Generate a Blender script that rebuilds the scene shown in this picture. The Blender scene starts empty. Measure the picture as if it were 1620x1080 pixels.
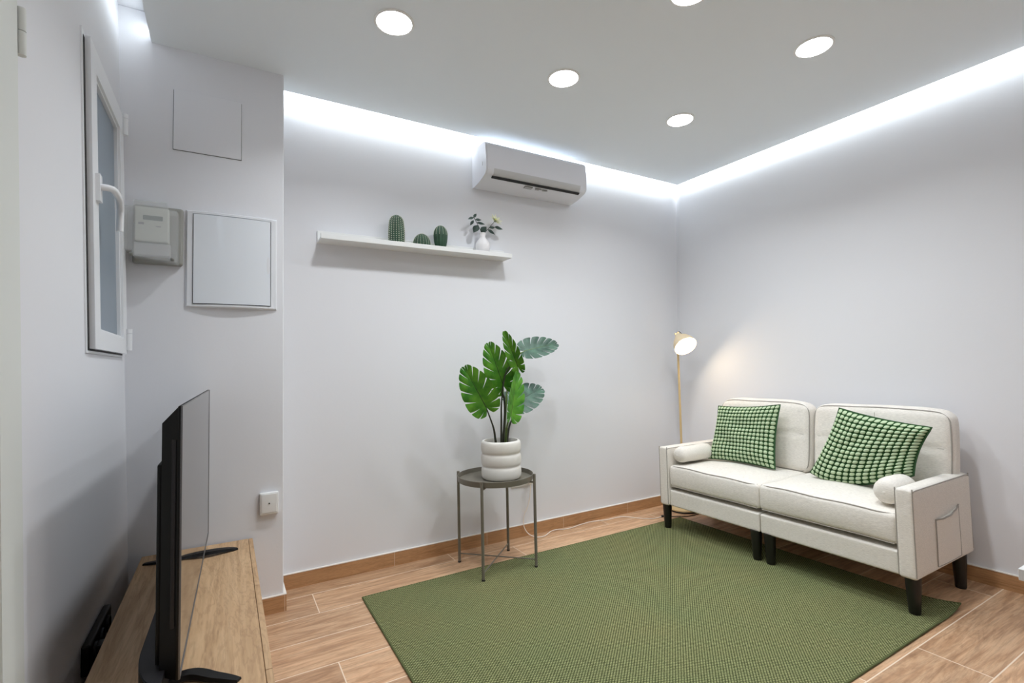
import bpy, bmesh, math, random
from mathutils import Vector as V, Matrix, noise
PI = math.pi
random.seed(5)
scn = bpy.context.scene
COL = scn.collection

# ------------------------------------------------------------------ materials
def lin(c):
    return tuple(((v/255)/12.92 if v/255 <= .04045 else ((v/255+.055)/1.055)**2.4) for v in c)

def new_mat(name):
    m = bpy.data.materials.new(name); m.use_nodes = True
    nt = m.node_tree
    return m, nt, nt.nodes['Principled BSDF']

def mat(name, rgb, rough=.5, metal=0, bump=0, scale=200, spec=None, var=0, vscale=6, detail=3, coat=0):
    """plain procedural material: colour with a slight noise variation and noise bump"""
    m, nt, b = new_mat(name)
    b.inputs['Roughness'].default_value = rough
    b.inputs['Metallic'].default_value = metal
    if spec is not None: b.inputs['Specular IOR Level'].default_value = spec
    if coat: b.inputs['Coat Weight'].default_value = coat; b.inputs['Coat Roughness'].default_value = .05
    tc = nt.nodes.new('ShaderNodeTexCoord')
    c = lin(rgb)
    b.inputs['Base Color'].default_value = (*c, 1)
    if var:
        n = nt.nodes.new('ShaderNodeTexNoise'); n.inputs['Scale'].default_value = vscale; n.inputs['Detail'].default_value = 4
        nt.links.new(tc.outputs['Object'], n.inputs['Vector'])
        r = nt.nodes.new('ShaderNodeValToRGB')
        r.color_ramp.elements[0].position = .3; r.color_ramp.elements[1].position = .7
        r.color_ramp.elements[0].color = (*[x*(1-var) for x in c], 1)
        r.color_ramp.elements[1].color = (*[min(1, x*(1+var)) for x in c], 1)
        nt.links.new(n.outputs['Fac'], r.inputs['Fac']); nt.links.new(r.outputs['Color'], b.inputs['Base Color'])
    if bump:
        n = nt.nodes.new('ShaderNodeTexNoise'); n.inputs['Scale'].default_value = scale; n.inputs['Detail'].default_value = detail
        nt.links.new(tc.outputs['Object'], n.inputs['Vector'])
        bp = nt.nodes.new('ShaderNodeBump'); bp.inputs['Strength'].default_value = bump; bp.inputs['Distance'].default_value = .004
        nt.links.new(n.outputs['Fac'], bp.inputs['Height']); nt.links.new(bp.outputs['Normal'], b.inputs['Normal'])
    return m

def emit(name, rgb, strength):
    m = bpy.data.materials.new(name); m.use_nodes = True
    nt = m.node_tree; nt.nodes.clear()
    e = nt.nodes.new('ShaderNodeEmission'); o = nt.nodes.new('ShaderNodeOutputMaterial')
    e.inputs['Color'].default_value = (*rgb, 1); e.inputs['Strength'].default_value = strength
    nt.links.new(e.outputs[0], o.inputs[0])
    return m

def nmath(nt, op, a, b=None, c=None):
    n = nt.nodes.new('ShaderNodeMath'); n.operation = op
    for i, x in enumerate((a, b, c)):
        if x is None: continue
        if isinstance(x, (int, float)): n.inputs[i].default_value = x
        else: nt.links.new(x, n.inputs[i])
    return n.outputs[0]

def ramp(nt, fac, stops):
    r = nt.nodes.new('ShaderNodeValToRGB')
    e = r.color_ramp.elements
    e[0].position, e[0].color = stops[0][0], (*stops[0][1], 1)
    e[1].position, e[1].color = stops[-1][0], (*stops[-1][1], 1)
    for p, c in stops[1:-1]:
        k = e.new(p); k.color = (*c, 1)
    nt.links.new(fac, r.inputs['Fac'])
    return r.outputs['Color']

def mixc(nt, fac, a, b, mode='MIX'):
    n = nt.nodes.new('ShaderNodeMix'); n.data_type = 'RGBA'; n.blend_type = mode
    for s, x in (('Factor', fac), ('A', a), ('B', b)):
        i = [q for q in n.inputs if q.name == s and (q.type == 'VALUE' if s == 'Factor' else q.type == 'RGBA')][0]
        if isinstance(x, (int, float)): i.default_value = x
        elif isinstance(x, tuple): i.default_value = (*x, 1)
        else: nt.links.new(x, i)
    return [q for q in n.outputs if q.type == 'RGBA'][0]

def wood_grain(nt, vec, sx, sy, sz, seed=None, dist=1.2):
    mp = nt.nodes.new('ShaderNodeMapping'); mp.inputs['Scale'].default_value = (sx, sy, sz)
    if seed is not None:
        comb = nt.nodes.new('ShaderNodeVectorMath'); comb.operation = 'ADD'
        nt.links.new(vec, comb.inputs[0]); nt.links.new(seed, comb.inputs[1]); vec = comb.outputs[0]
    nt.links.new(vec, mp.inputs['Vector'])
    n = nt.nodes.new('ShaderNodeTexNoise'); n.inputs['Scale'].default_value = 1; n.inputs['Detail'].default_value = 6
    n.inputs['Distortion'].default_value = dist; n.inputs['Roughness'].default_value = .62
    nt.links.new(mp.outputs[0], n.inputs['Vector'])
    return n.outputs['Fac']

def make_floor_mat():
    m, nt, b = new_mat('wood_look_floor_tile')
    tc = nt.nodes.new('ShaderNodeTexCoord')
    sp = nt.nodes.new('ShaderNodeSeparateXYZ'); nt.links.new(tc.outputs['Object'], sp.inputs[0])
    X, Y = sp.outputs[0], sp.outputs[1]
    v = nmath(nt, 'DIVIDE', nmath(nt, 'SUBTRACT', Y, .95), .2288)
    row = nmath(nt, 'FLOOR', v)
    fv = nmath(nt, 'SUBTRACT', v, row)
    off = nmath(nt, 'MULTIPLY', nmath(nt, 'FLOORED_MODULO', row, 3.0), .4)
    u = nmath(nt, 'DIVIDE', nmath(nt, 'ADD', nmath(nt, 'SUBTRACT', X, .79), off), 1.2)
    ucell = nmath(nt, 'FLOOR', u); fu = nmath(nt, 'SUBTRACT', u, ucell)
    def edge(f, size):
        return nmath(nt, 'MULTIPLY', nmath(nt, 'MINIMUM', f, nmath(nt, 'SUBTRACT', 1.0, f)), size)
    d = nmath(nt, 'MINIMUM', edge(fu, 1.2), edge(fv, .2288))
    grout = nmath(nt, 'LESS_THAN', d, .0023)
    cb = nt.nodes.new('ShaderNodeCombineXYZ'); nt.links.new(ucell, cb.inputs[0]); nt.links.new(row, cb.inputs[1])
    wn = nt.nodes.new('ShaderNodeTexWhiteNoise'); wn.noise_dimensions = '3D'; nt.links.new(cb.outputs[0], wn.inputs['Vector'])
    sc = nt.nodes.new('ShaderNodeVectorMath'); sc.operation = 'SCALE'; sc.inputs['Scale'].default_value = 9
    nt.links.new(wn.outputs['Color'], sc.inputs[0])
    g1 = wood_grain(nt, tc.outputs['Object'], 1.6, 13, 1, sc.outputs[0], 2.2)
    g2 = wood_grain(nt, tc.outputs['Object'], 4, 60, 1, sc.outputs[0], 1.2)
    base = ramp(nt, g1, [(.30, lin((170, 131, 99))), (.44, lin((192, 153, 119))), (.54, lin((206, 169, 135))), (.62, lin((212, 177, 143))), (.74, lin((181, 142, 110)))])
    fine = ramp(nt, g2, [(.36, (.78, .76, .75)), (.56, (1.03, 1.03, 1.03))])
    col = mixc(nt, 1.0, base, fine, 'MULTIPLY')
    ng = wood_grain(nt, tc.outputs['Object'], 1.1, 5.5, 1, sc.outputs[0], .8)
    band = nmath(nt, 'SINE', nmath(nt, 'MULTIPLY', ng, 95.0))
    col = mixc(nt, 1.0, col, ramp(nt, nmath(nt, 'ADD', nmath(nt, 'MULTIPLY', band, .5), .5), [(.0, (.90, .88, .86)), (.35, (1, 1, 1)), (1, (1.04, 1.03, 1.02))]), 'MULTIPLY')
    tone = ramp(nt, wn.outputs['Value'], [(0, (.84, .83, .82)), (1, (1.06, 1.05, 1.04))])
    col = mixc(nt, 1.0, col, tone, 'MULTIPLY')
    col = mixc(nt, grout, col, lin((232, 212, 190)))
    nt.links.new(col, b.inputs['Base Color'])
    b.inputs['Roughness'].default_value = .42
    bp = nt.nodes.new('ShaderNodeBump'); bp.inputs['Strength'].default_value = .35; bp.inputs['Distance'].default_value = .002
    h = nmath(nt, 'SUBTRACT', nmath(nt, 'MULTIPLY', g1, .35), nmath(nt, 'MULTIPLY', grout, .8))
    nt.links.new(h, bp.inputs['Height']); nt.links.new(bp.outputs[0], b.inputs['Normal'])
    return m

def make_wood_mat(name, stops, axis, rough=.45, joint=None, grout=(205, 180, 155), sc=1.0):
    """wood grain along axis; joint = (offset, length) draws pale joints across the strip"""
    m, nt, b = new_mat(name)
    tc = nt.nodes.new('ShaderNodeTexCoord')
    s = [26*sc, 26*sc, 26*sc]; s[axis] = 1.7*sc
    f = [95*sc, 95*sc, 95*sc]; f[axis] = 4*sc
    g1 = wood_grain(nt, tc.outputs['Object'], *s, None, 1.8)
    g2 = wood_grain(nt, tc.outputs['Object'], *f, None, .5)
    c = ramp(nt, g1, stops)
    c = mixc(nt, 1.0, c, ramp(nt, g2, [(.3, (.88, .87, .86)), (.62, (1.03, 1.03, 1.03))]), 'MULTIPLY')
    m2 = [2.0*sc]*3; m2 = [8*sc, 8*sc, 8*sc]; m2[axis] = 1.0*sc
    g3 = wood_grain(nt, tc.outputs['Object'], *m2, None, .6)
    band = nmath(nt, 'ADD', nmath(nt, 'MULTIPLY', nmath(nt, 'SINE', nmath(nt, 'MULTIPLY', g3, 120.0)), .5), .5)
    c = mixc(nt, 1.0, c, ramp(nt, band, [(0, (.88, .86, .84)), (.4, (1, 1, 1)), (1, (1.03, 1.03, 1.02))]), 'MULTIPLY')
    if joint:
        sp = nt.nodes.new('ShaderNodeSeparateXYZ'); nt.links.new(tc.outputs['Object'], sp.inputs[0])
        u = nmath(nt, 'DIVIDE', nmath(nt, 'SUBTRACT', sp.outputs[axis], joint[0]), joint[1])
        fu = nmath(nt, 'FRACT', u)
        d = nmath(nt, 'MULTIPLY', nmath(nt, 'MINIMUM', fu, nmath(nt, 'SUBTRACT', 1.0, fu)), joint[1])
        c = mixc(nt, nmath(nt, 'LESS_THAN', d, .0018), c, lin(grout))
    nt.links.new(c, b.inputs['Base Color'])
    b.inputs['Roughness'].default_value = rough
    bp = nt.nodes.new('ShaderNodeBump'); bp.inputs['Strength'].default_value = .15; bp.inputs['Distance'].default_value = .001
    nt.links.new(g2, bp.inputs['Height']); nt.links.new(bp.outputs[0], b.inputs['Normal'])
    return m

def make_rug_mat():
    m, nt, b = new_mat('woven_green_rug')
    tc = nt.nodes.new('ShaderNodeTexCoord')
    sp = nt.nodes.new('ShaderNodeSeparateXYZ'); nt.links.new(tc.outputs['Object'], sp.inputs[0])
    u = nmath(nt, 'MULTIPLY', sp.outputs[0], PI/.0150); v = nmath(nt, 'MULTIPLY', sp.outputs[1], PI/.0135)
    h = nmath(nt, 'MULTIPLY', nmath(nt, 'ABSOLUTE', nmath(nt, 'SINE', nmath(nt, 'ADD', u, v))), nmath(nt, 'ABSOLUTE', nmath(nt, 'SINE', nmath(nt, 'SUBTRACT', u, v))))
    n = nt.nodes.new('ShaderNodeTexNoise'); n.inputs['Scale'].default_value = 2.3; n.inputs['Detail'].default_value = 5
    nt.links.new(tc.outputs['Object'], n.inputs['Vector'])
    n2 = nt.nodes.new('ShaderNodeTexNoise'); n2.inputs['Scale'].default_value = 160; n2.inputs['Detail'].default_value = 2
    nt.links.new(tc.outputs['Object'], n2.inputs['Vector'])
    hh = nmath(nt, 'ADD', h, nmath(nt, 'MULTIPLY', nmath(nt, 'SUBTRACT', n2.outputs['Fac'], .5), .9))
    c = ramp(nt, hh, [(.05, lin((60, 65, 40))), (.38, lin((110, 115, 77))), (.85, lin((158, 161, 119)))])
    c = mixc(nt, 1.0, c, ramp(nt, n.outputs['Fac'], [(.3, (.93, .98, .95)), (.7, (1.06, 1.0, .96))]), 'MULTIPLY')
    nt.links.new(c, b.inputs['Base Color'])
    b.inputs['Roughness'].default_value = .95; b.inputs['Specular IOR Level'].default_value = .1
    bp = nt.nodes.new('ShaderNodeBump'); bp.inputs['Strength'].default_value = .8; bp.inputs['Distance'].default_value = .003
    nt.links.new(hh, bp.inputs['Height']); nt.links.new(bp.outputs[0], b.inputs['Normal'])
    return m

def make_fabric_mat(name, rgb):
    m, nt, b = new_mat(name)
    tc = nt.nodes.new('ShaderNodeTexCoord')
    c = lin(rgb)
    mp = nt.nodes.new('ShaderNodeMapping'); mp.inputs['Scale'].default_value = (260, 60, 420)
    nt.links.new(tc.outputs['Object'], mp.inputs[0])
    n = nt.nodes.new('ShaderNodeTexNoise'); n.inputs['Scale'].default_value = 1; n.inputs['Detail'].default_value = 3
    nt.links.new(mp.outputs[0], n.inputs['Vector'])
    nt.links.new(ramp(nt, n.outputs['Fac'], [(.3, tuple(x*.86 for x in c)), (.7, tuple(min(1, x*1.07) for x in c))]), b.inputs['Base Color'])
    b.inputs['Roughness'].default_value = .9; b.inputs['Specular IOR Level'].default_value = .15
    b.inputs['Sheen Weight'].default_value = .15
    w = nt.nodes.new('ShaderNodeTexNoise'); w.inputs['Scale'].default_value = 9; w.inputs['Detail'].default_value = 3
    nt.links.new(tc.outputs['Object'], w.inputs['Vector'])
    bp = nt.nodes.new('ShaderNodeBump'); bp.inputs['Strength'].default_value = .3; bp.inputs['Distance'].default_value = .003
    hh = nmath(nt, 'ADD', n.outputs['Fac'], nmath(nt, 'MULTIPLY', w.outputs['Fac'], 4))
    nt.links.new(hh, bp.inputs['Height']); nt.links.new(bp.outputs[0], b.inputs['Normal'])
    return m

def make_puff_mat():
    m, nt, b = new_mat('green_waffle_fabric')
    uv = nt.nodes.new('ShaderNodeUVMap'); uv.uv_map = 'UVMap'
    sp = nt.nodes.new('ShaderNodeSeparateXYZ'); nt.links.new(uv.outputs[0], sp.inputs[0])
    def tri(o): return nmath(nt, 'ABSOLUTE', nmath(nt, 'SUBTRACT', nmath(nt, 'FRACT', o), .5))
    a, c = tri(sp.outputs[0]), tri(sp.outputs[1])
    d = nmath(nt, 'POWER', nmath(nt, 'ADD', nmath(nt, 'POWER', a, 2.6), nmath(nt, 'POWER', c, 2.6)), 1/2.6)
    nt.links.new(ramp(nt, d, [(.33, lin((188, 206, 172))), (.395, lin((152, 178, 136))), (.43, lin((44, 78, 44)))]), b.inputs['Base Color'])
    b.inputs['Roughness'].default_value = .9; b.inputs['Specular IOR Level'].default_value = .15
    return m

def make_leaf_mat(name, dark, light, rough=.45):
    m, nt, b = new_mat(name)
    tc = nt.nodes.new('ShaderNodeTexCoord')
    n = nt.nodes.new('ShaderNodeTexNoise'); n.inputs['Scale'].default_value = 18; n.inputs['Detail'].default_value = 4
    nt.links.new(tc.outputs['Object'], n.inputs['Vector'])
    nt.links.new(ramp(nt, n.outputs['Fac'], [(.35, lin(dark)), (.68, lin(light))]), b.inputs['Base Color'])
    b.inputs['Roughness'].default_value = rough
    b.inputs['Subsurface Weight'].default_value = 0
    return m

def make_glass(name, rgb, rough, ior=1.45, trans=1.0):
    m, nt, b = new_mat(name)
    b.inputs['Base Color'].default_value = (*lin(rgb), 1)
    b.inputs['Roughness'].default_value = rough; b.inputs['IOR'].default_value = ior
    b.inputs['Transmission Weight'].default_value = trans
    return m

def make_cloudy(name, rgb, fac):
    m, nt, b = new_mat(name)
    b.inputs['Base Color'].default_value = (*lin(rgb), 1); b.inputs['Roughness'].default_value = .2
    t = nt.nodes.new('ShaderNodeBsdfTransparent'); x = nt.nodes.new('ShaderNodeMixShader'); x.inputs[0].default_value = fac
    nt.links.new(t.outputs[0], x.inputs[1]); nt.links.new(b.outputs[0], x.inputs[2])
    nt.links.new(x.outputs[0], nt.nodes['Material Output'].inputs[0])
    return m

M = dict(
    wall=mat('wall_paint', (228, 229, 233), .75, bump=.05, scale=90, spec=.25),
    ceil=mat('ceiling_paint', (240, 246, 250), .8, bump=.04, scale=80, spec=.2),
    door=mat('door_paint', (220, 223, 219), .6),
    floor=make_floor_mat(),
    skirt=make_wood_mat('wood_look_skirting_tile', [(.3, lin((160, 118, 78))), (.5, lin((190, 146, 104))), (.7, lin((172, 130, 90)))], 0, .4, (.858, .609)),
    skirt_y=make_wood_mat('wood_look_skirting_tile_y', [(.3, lin((160, 118, 78))), (.5, lin((190, 146, 104))), (.7, lin((172, 130, 90)))], 1, .4),
    caulk=mat('white_sealant', (236, 230, 222), .6),
    bench=make_wood_mat('oak_veneer', [(.28, lin((166, 132, 96))), (.47, lin((195, 160, 122))), (.62, lin((205, 172, 134))), (.75, lin((184, 148, 110)))], 1, .5, sc=.8),
    pvc=mat('white_pvc', (236, 238, 241), .3),
    gasket=mat('black_rubber', (24, 24, 26), .6),
    frosted=make_glass('frosted_glass', (190, 203, 214), .38, 1.45, .65),
    white=mat('white_lacquer', (232, 233, 232), .4),
    white_gloss=mat('white_gloss_plastic', (230, 231, 237), .14, coat=.5),
    ac_grey=mat('pale_grey_plastic', (198, 198, 198), .45),
    dark=mat('dark_slot', (18, 18, 19), .6),
    gap=mat('shadow_gap', (96, 96, 98), .8),
    sticker=mat('silver_sticker', (168, 168, 168), .4),
    box_frame=mat('white_box_frame', (228, 230, 234), .3),
    box_door=mat('glossy_white_door', (230, 235, 241), .06, coat=.6),
    meter_base=mat('grey_meter_base', (150, 150, 144), .5),
    meter_body=mat('cream_meter_case', (226, 228, 218), .5),
    lcd=mat('grey_lcd', (120, 132, 126), .3),
    poly=make_cloudy('cloudy_polycarbonate', (236, 238, 238), .26),
    screw=mat('steel_screw', (140, 140, 135), .35, .8),
    tvblack=mat('black_tv_plastic', (12, 12, 13), .45, spec=.25),
    tvgrey=mat('dark_grey_tv_plastic', (36, 35, 38), .5, spec=.3),
    screen=mat('glossy_tv_screen', (14, 14, 16), .05),
    tvedge=mat('silver_tv_edge', (120, 120, 122), .3, .8),
    rug=make_rug_mat(),
    rugedge=mat('rug_binding', (84, 92, 52), .9, bump=.5, scale=300),
    fabric=make_fabric_mat('cream_linen', (234, 229, 221)),
    piping=mat('grey_piping', (160, 155, 148), .9),
    seam=mat('seam_thread', (176, 170, 162), .9),
    blackwood=mat('black_wood', (17, 15, 14), .42),
    puff=make_puff_mat(),
    steel=mat('grey_beige_powder_coat', (118, 113, 102), .45, .15),
    pot=mat('matt_white_ceramic', (222, 219, 212), .6, bump=.04, scale=60),
    soil=mat('dark_soil', (92, 84, 76), .9, bump=.8, scale=120),
    leaf=make_leaf_mat('monstera_leaf_green', (46, 112, 18), (92, 152, 36)),
    leafback=make_leaf_mat('monstera_leaf_blue_green', (36, 68, 52), (70, 106, 86)),
    stem=mat('dark_stem', (46, 48, 34), .5),
    stem_g=mat('green_stem', (84, 106, 48), .5),
    cactus=mat('dark_green_cactus', (44, 76, 56), .55, var=.25, vscale=30),
    spine=mat('cream_spines', (212, 214, 196), .7),
    vase=mat('white_vase', (235, 233, 234), .4),
    sprig=make_leaf_mat('sprig_leaf', (58, 80, 72), (92, 112, 104)),
    petal=mat('pale_yellow_petal', (250, 250, 228), .6),
    core=mat('yellow_green_core', (222, 230, 110), .7),
    brass=mat('matt_brass', (216, 190, 142), .42, .2),
    shade=mat('cream_shade', (228, 208, 174), .5),
    cable=mat('white_cable', (240, 230, 218), .5),
    cable_b=mat('black_cable', (20, 18, 18), .5),
    lamp=emit('downlight_diffuser', (.97, .98, 1.0), 30),
    bulb=emit('warm_bulb', (1.0, .80, .55), 110),
    trimring=mat('white_downlight_ring', (238, 238, 236), .4),
)

# ------------------------------------------------------------------ object helpers
def link(name, me, m=None, parent=None):
    o = bpy.data.objects.new(name, me); COL.objects.link(o)
    if m is not None: me.materials.append(m)
    if parent is not None: o.parent = parent
    return o

def fin(name, bm, m, parent=None, smooth=None, loc=None):
    """smooth = angle in degrees for smooth shading"""
    bmesh.ops.recalc_face_normals(bm, faces=bm.faces)
    if smooth:
        for f in bm.faces: f.smooth = True
        for e in bm.edges:
            if len(e.link_faces) == 2 and e.calc_face_angle(0) > math.radians(smooth): e.smooth = False
    me = bpy.data.meshes.new(name); bm.to_mesh(me); bm.free()
    o = link(name, me, m, parent)
    if loc: o.location = loc
    return o

def tag(o, label=None, cat=None, group=None, kind=None):
    if label: o['label'] = label
    if cat: o['category'] = cat
    if group: o['group'] = group
    if kind: o['kind'] = kind
    return o

def thing(name, label, cat, loc=(0, 0, 0), group=None, rotz=0):
    o = bpy.data.objects.new(name, None); COL.objects.link(o)
    o.empty_display_size = .05
    o.location = loc; o.rotation_euler = (0, 0, rotz)
    return tag(o, label, cat, group)

def structure(name, bm, m, smooth=None, label=None):
    o = fin(name, bm, m, None, smooth); o['kind'] = 'structure'
    if label: o['label'] = label
    return o

def BM(): return bmesh.new()

def box(bm, x0, x1, y0, y1, z0, z1, bev=0, seg=2):
    vs = [bm.verts.new((x, y, z)) for x in (x0, x1) for y in (y0, y1) for z in (z0, z1)]
    fs = [bm.faces.new([vs[i] for i in q]) for q in ((0, 1, 3, 2), (4, 6, 7, 5), (0, 4, 5, 1), (2, 3, 7, 6), (0, 2, 6, 4), (1, 5, 7, 3))]
    if bev:
        es = list({e for f in fs for e in f.edges})
        bmesh.ops.bevel(bm, geom=es, offset=bev, segments=seg, profile=.5, affect='EDGES')
    return bm

def hexa(bm, pts):
    """pts: 4 bottom then 4 top corners in the same order"""
    vs = [bm.verts.new(p) for p in pts]
    for q in ((3, 2, 1, 0), (4, 5, 6, 7), (0, 1, 5, 4), (1, 2, 6, 5), (2, 3, 7, 6), (3, 0, 4, 7)):
        bm.faces.new([vs[i] for i in q])
    return bm

def lathe(bm, prof, seg=32, c=(0, 0, 0), mtx=None, cap=True, mod=None):
    """prof: list of (r, z). mod(angle, i) scales the radius"""
    rings = []
    for i, (r, z) in enumerate(prof):
        ring = []
        for k in range(seg):
            a = 2*PI*k/seg
            rr = r*(mod(a, i) if mod else 1)
            p = V((rr*math.cos(a), rr*math.sin(a), z))
            if mtx: p = mtx @ p
            ring.append(bm.verts.new(p+V(c)))
        rings.append(ring)
    for a, b in zip(rings, rings[1:]):
        for k in range(seg):
            bm.faces.new((a[k], a[(k+1) % seg], b[(k+1) % seg], b[k]))
    if cap:
        bm.faces.new(rings[0][::-1]); bm.faces.new(rings[-1])
    return bm

def smooth_path(pts, n=8):
    P = [V(p) for p in pts]
    if len(P) < 3: return P
    out = []
    for i in range(len(P)-1):
        p0 = P[max(i-1, 0)]; p1 = P[i]; p2 = P[i+1]; p3 = P[min(i+2, len(P)-1)]
        for k in range(n):
            t = k/n
            out.append(.5*((2*p1)+(p2-p0)*t+(2*p0-5*p1+4*p2-p3)*t*t+(3*p1-p0-3*p2+p3)*t**3))
    out.append(P[-1])
    return out

def tube(bm, pts, r, seg=8, closed=False, cap=True):
    pts = [V(p) for p in pts]
    n = len(pts); rings = []
    up = None
    for i, p in enumerate(pts):
        if closed: d = pts[(i+1) % n]-pts[i-1]
        else: d = pts[min(i+1, n-1)]-pts[max(i-1, 0)]
        d.normalize()
        if up is None:
            up = V((0, 0, 1)) if abs(d.z) < .9 else V((1, 0, 0))
        a = d.cross(up).normalized(); up = a.cross(d).normalized()
        rr = r(i/(n-1)) if callable(r) else r
        rings.append([bm.verts.new(p+a*math.cos(2*PI*k/seg)*rr+up*math.sin(2*PI*k/seg)*rr) for k in range(seg)])
    rng = range(n) if closed else range(n-1)
    for i in rng:
        A, B = rings[i], rings[(i+1) % n]
        for k in range(seg): bm.faces.new((A[k], A[(k+1) % seg], B[(k+1) % seg], B[k]))
    if cap and not closed:
        bm.faces.new(rings[0][::-1]); bm.faces.new(rings[-1])
    return bm

def rbox(bm, sx, sy, sz, r, n=12, deform=None, c=(0, 0, 0)):
    """rounded box centred at c, faces subdivided n times, deform(p) applied in local coordinates"""
    hx, hy, hz = sx/2, sy/2, sz/2
    cache = {}
    def mp(a):       # grid coordinates bunched at the edges so the rounding has vertices
        t = abs(a); s = 1 if a >= 0 else -1
        return s*t
    def vert(p):
        key = tuple(round(q, 5) for q in p)
        if key in cache: return cache[key]
        q = V((p[0]*hx, p[1]*hy, p[2]*hz))
        inner = V((max(-hx+r, min(hx-r, q.x)), max(-hy+r, min(hy-r, q.y)), max(-hz+r, min(hz-r, q.z))))
        d = q-inner
        if d.length > 1e-9: q = inner+d.normalized()*r
        if deform: q = deform(q)
        v = bm.verts.new(q+V(c)); cache[key] = v
        return v
    def coords(h):
        k = max(1, 4); e = [-1+(r/h)*(1-math.cos(PI/2*i/k)) if False else -1+(r/h)*(i/k) for i in range(k)]
        lo, hi = -1+r/h, 1-r/h
        mid = [lo+(hi-lo)*i/n for i in range(n+1)]
        return e+mid+[-q for q in e[::-1]]
    cx, cy, cz = coords(hx), coords(hy), coords(hz)
    for axis in range(3):
        A, B = ((cy, cz), (cz, cx), (cx, cy))[axis]
        for s in (-1, 1):
            for i in range(len(A)-1):
                for j in range(len(B)-1):
                    q = []
                    for (u, w) in ((i, j), (i+1, j), (i+1, j+1), (i, j+1)):
                        p = [0, 0, 0]; p[axis] = s; p[(axis+1) % 3] = A[u]; p[(axis+2) % 3] = B[w]
                        q.append(vert(p))
                    if s < 0: q.reverse()
                    if len(set(q)) == 4: bm.faces.new(q)
    return bm

# ------------------------------------------------------------------ room
YN, YP, H, ZS = 2.915, 2.675, 2.79, 2.654
YB = -1.5                       # wall behind the camera
def xw(z): return -.348-.027*z  # the old west wall leans slightly
def xe(y, z): return 3.285+.03*(YN-y)+.03*z

bm = BM(); box(bm, -.6, 3.6, YB-.1, YN+.1, -.1, 0); structure('floor', bm, M['floor'])
# dropped ceiling with a lighting cove around it
bm = BM()
box(bm, -.302, .2445, YB, 2.679, ZS, ZS+.035)
vs = [(.2445, YB), (3.40, YB), (3.303, 2.838), (.2445, 2.822)]
hexa(bm, [(x, y, ZS) for x, y in vs]+[(x, y, ZS+.035) for x, y in vs])
structure('ceiling', bm, M['ceil'])
bm = BM(); box(bm, -.6, 3.7, YB-.1, YN+.1, H, H+.1); structure('ceiling_upper', bm, M['wall'])
bm = BM(); box(bm, -.6, 3.6, YN, YN+.1, 0, H); structure('wall_north', bm, M['wall'])
bm = BM(); box(bm, -.6, 3.7, YB-.1, YB, 0, H); structure('wall_south', bm, M['wall'])
bm = BM()
hexa(bm, [(xe(YB, 0), YB, 0), (xe(YB, 0)+.12, YB, 0), (xe(YN, 0)+.12, YN+.1, 0), (xe(YN, 0), YN+.1, 0),
          (xe(YB, H), YB, H), (xe(YB, H)+.12, YB, H), (xe(YN, H)+.12, YN+.1, H), (xe(YN, H), YN+.1, H)])
structure('wall_east', bm, M['wall'])
# boxed-in column the meters hang on
bm = BM(); box(bm, -.6, .2445, YP, YN, 0, H, .004, 1); structure('wall_pillar', bm, M['wall'])
# west wall with the window opening
WY0, WY1, WZ0, WZ1 = 2.0, 2.612, 1.232, 2.262
bm = BM()
def west(y0, y1, z0, z1):
    hexa(bm, [(xw(z0)-.12, y0, z0), (xw(z0), y0, z0), (xw(z0), y1, z0), (xw(z0)-.12, y1, z0),
              (xw(z1)-.12, y0, z1), (xw(z1), y0, z1), (xw(z1), y1, z1), (xw(z1)-.12, y1, z1)])
west(YB, WY0, 0, H); west(WY1, YN, 0, H); west(WY0, WY1, 0, WZ0); west(WY0, WY1, WZ1, H)
structure('wall_west', bm, M['wall'])

# skirting
SH = .077
bm = BM(); box(bm, .2445, 3.285, YN-.012, YN, 0, SH); o = structure('baseboard_north', bm, M['skirt'])
bm = BM(); box(bm, .2445, 3.285, YN-.013, YN, SH, SH+.004); fin('sealant_line', bm, M['caulk'], o)
bm = BM(); box(bm, -.33, .2565, YP-.011, YP, 0, SH); box(bm, .2445, .2565, YP, YN-.012, 0, SH); o = structure('baseboard_pillar', bm, M['skirt'])
bm = BM(); box(bm, -.33, .2575, YP-.012, YP, SH, SH+.004); box(bm, .2445, .2575, YP, YN-.012, SH, SH+.004); fin('sealant_line', bm, M['caulk'], o)
bm = BM()
def east_strip(bm, t, z0, z1, y0=.3, y1=YN-.012):
    hexa(bm, [(xe(y0, 0)-t, y0, z0), (xe(y0, 0)+.02, y0, z0), (xe(y1, 0)+.02, y1, z0), (xe(y1, 0)-t, y1, z0),
              (xe(y0, 0)-t, y0, z1), (xe(y0, 0)+.02, y0, z1), (xe(y1, 0)+.02, y1, z1), (xe(y1, 0)-t, y1, z1)])
east_strip(bm, .010, 0, SH); o = structure('baseboard_east', bm, M['skirt_y'])
bm = BM(); east_strip(bm, .011, SH, SH+.004); fin('sealant_line', bm, M['caulk'], o)

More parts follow.
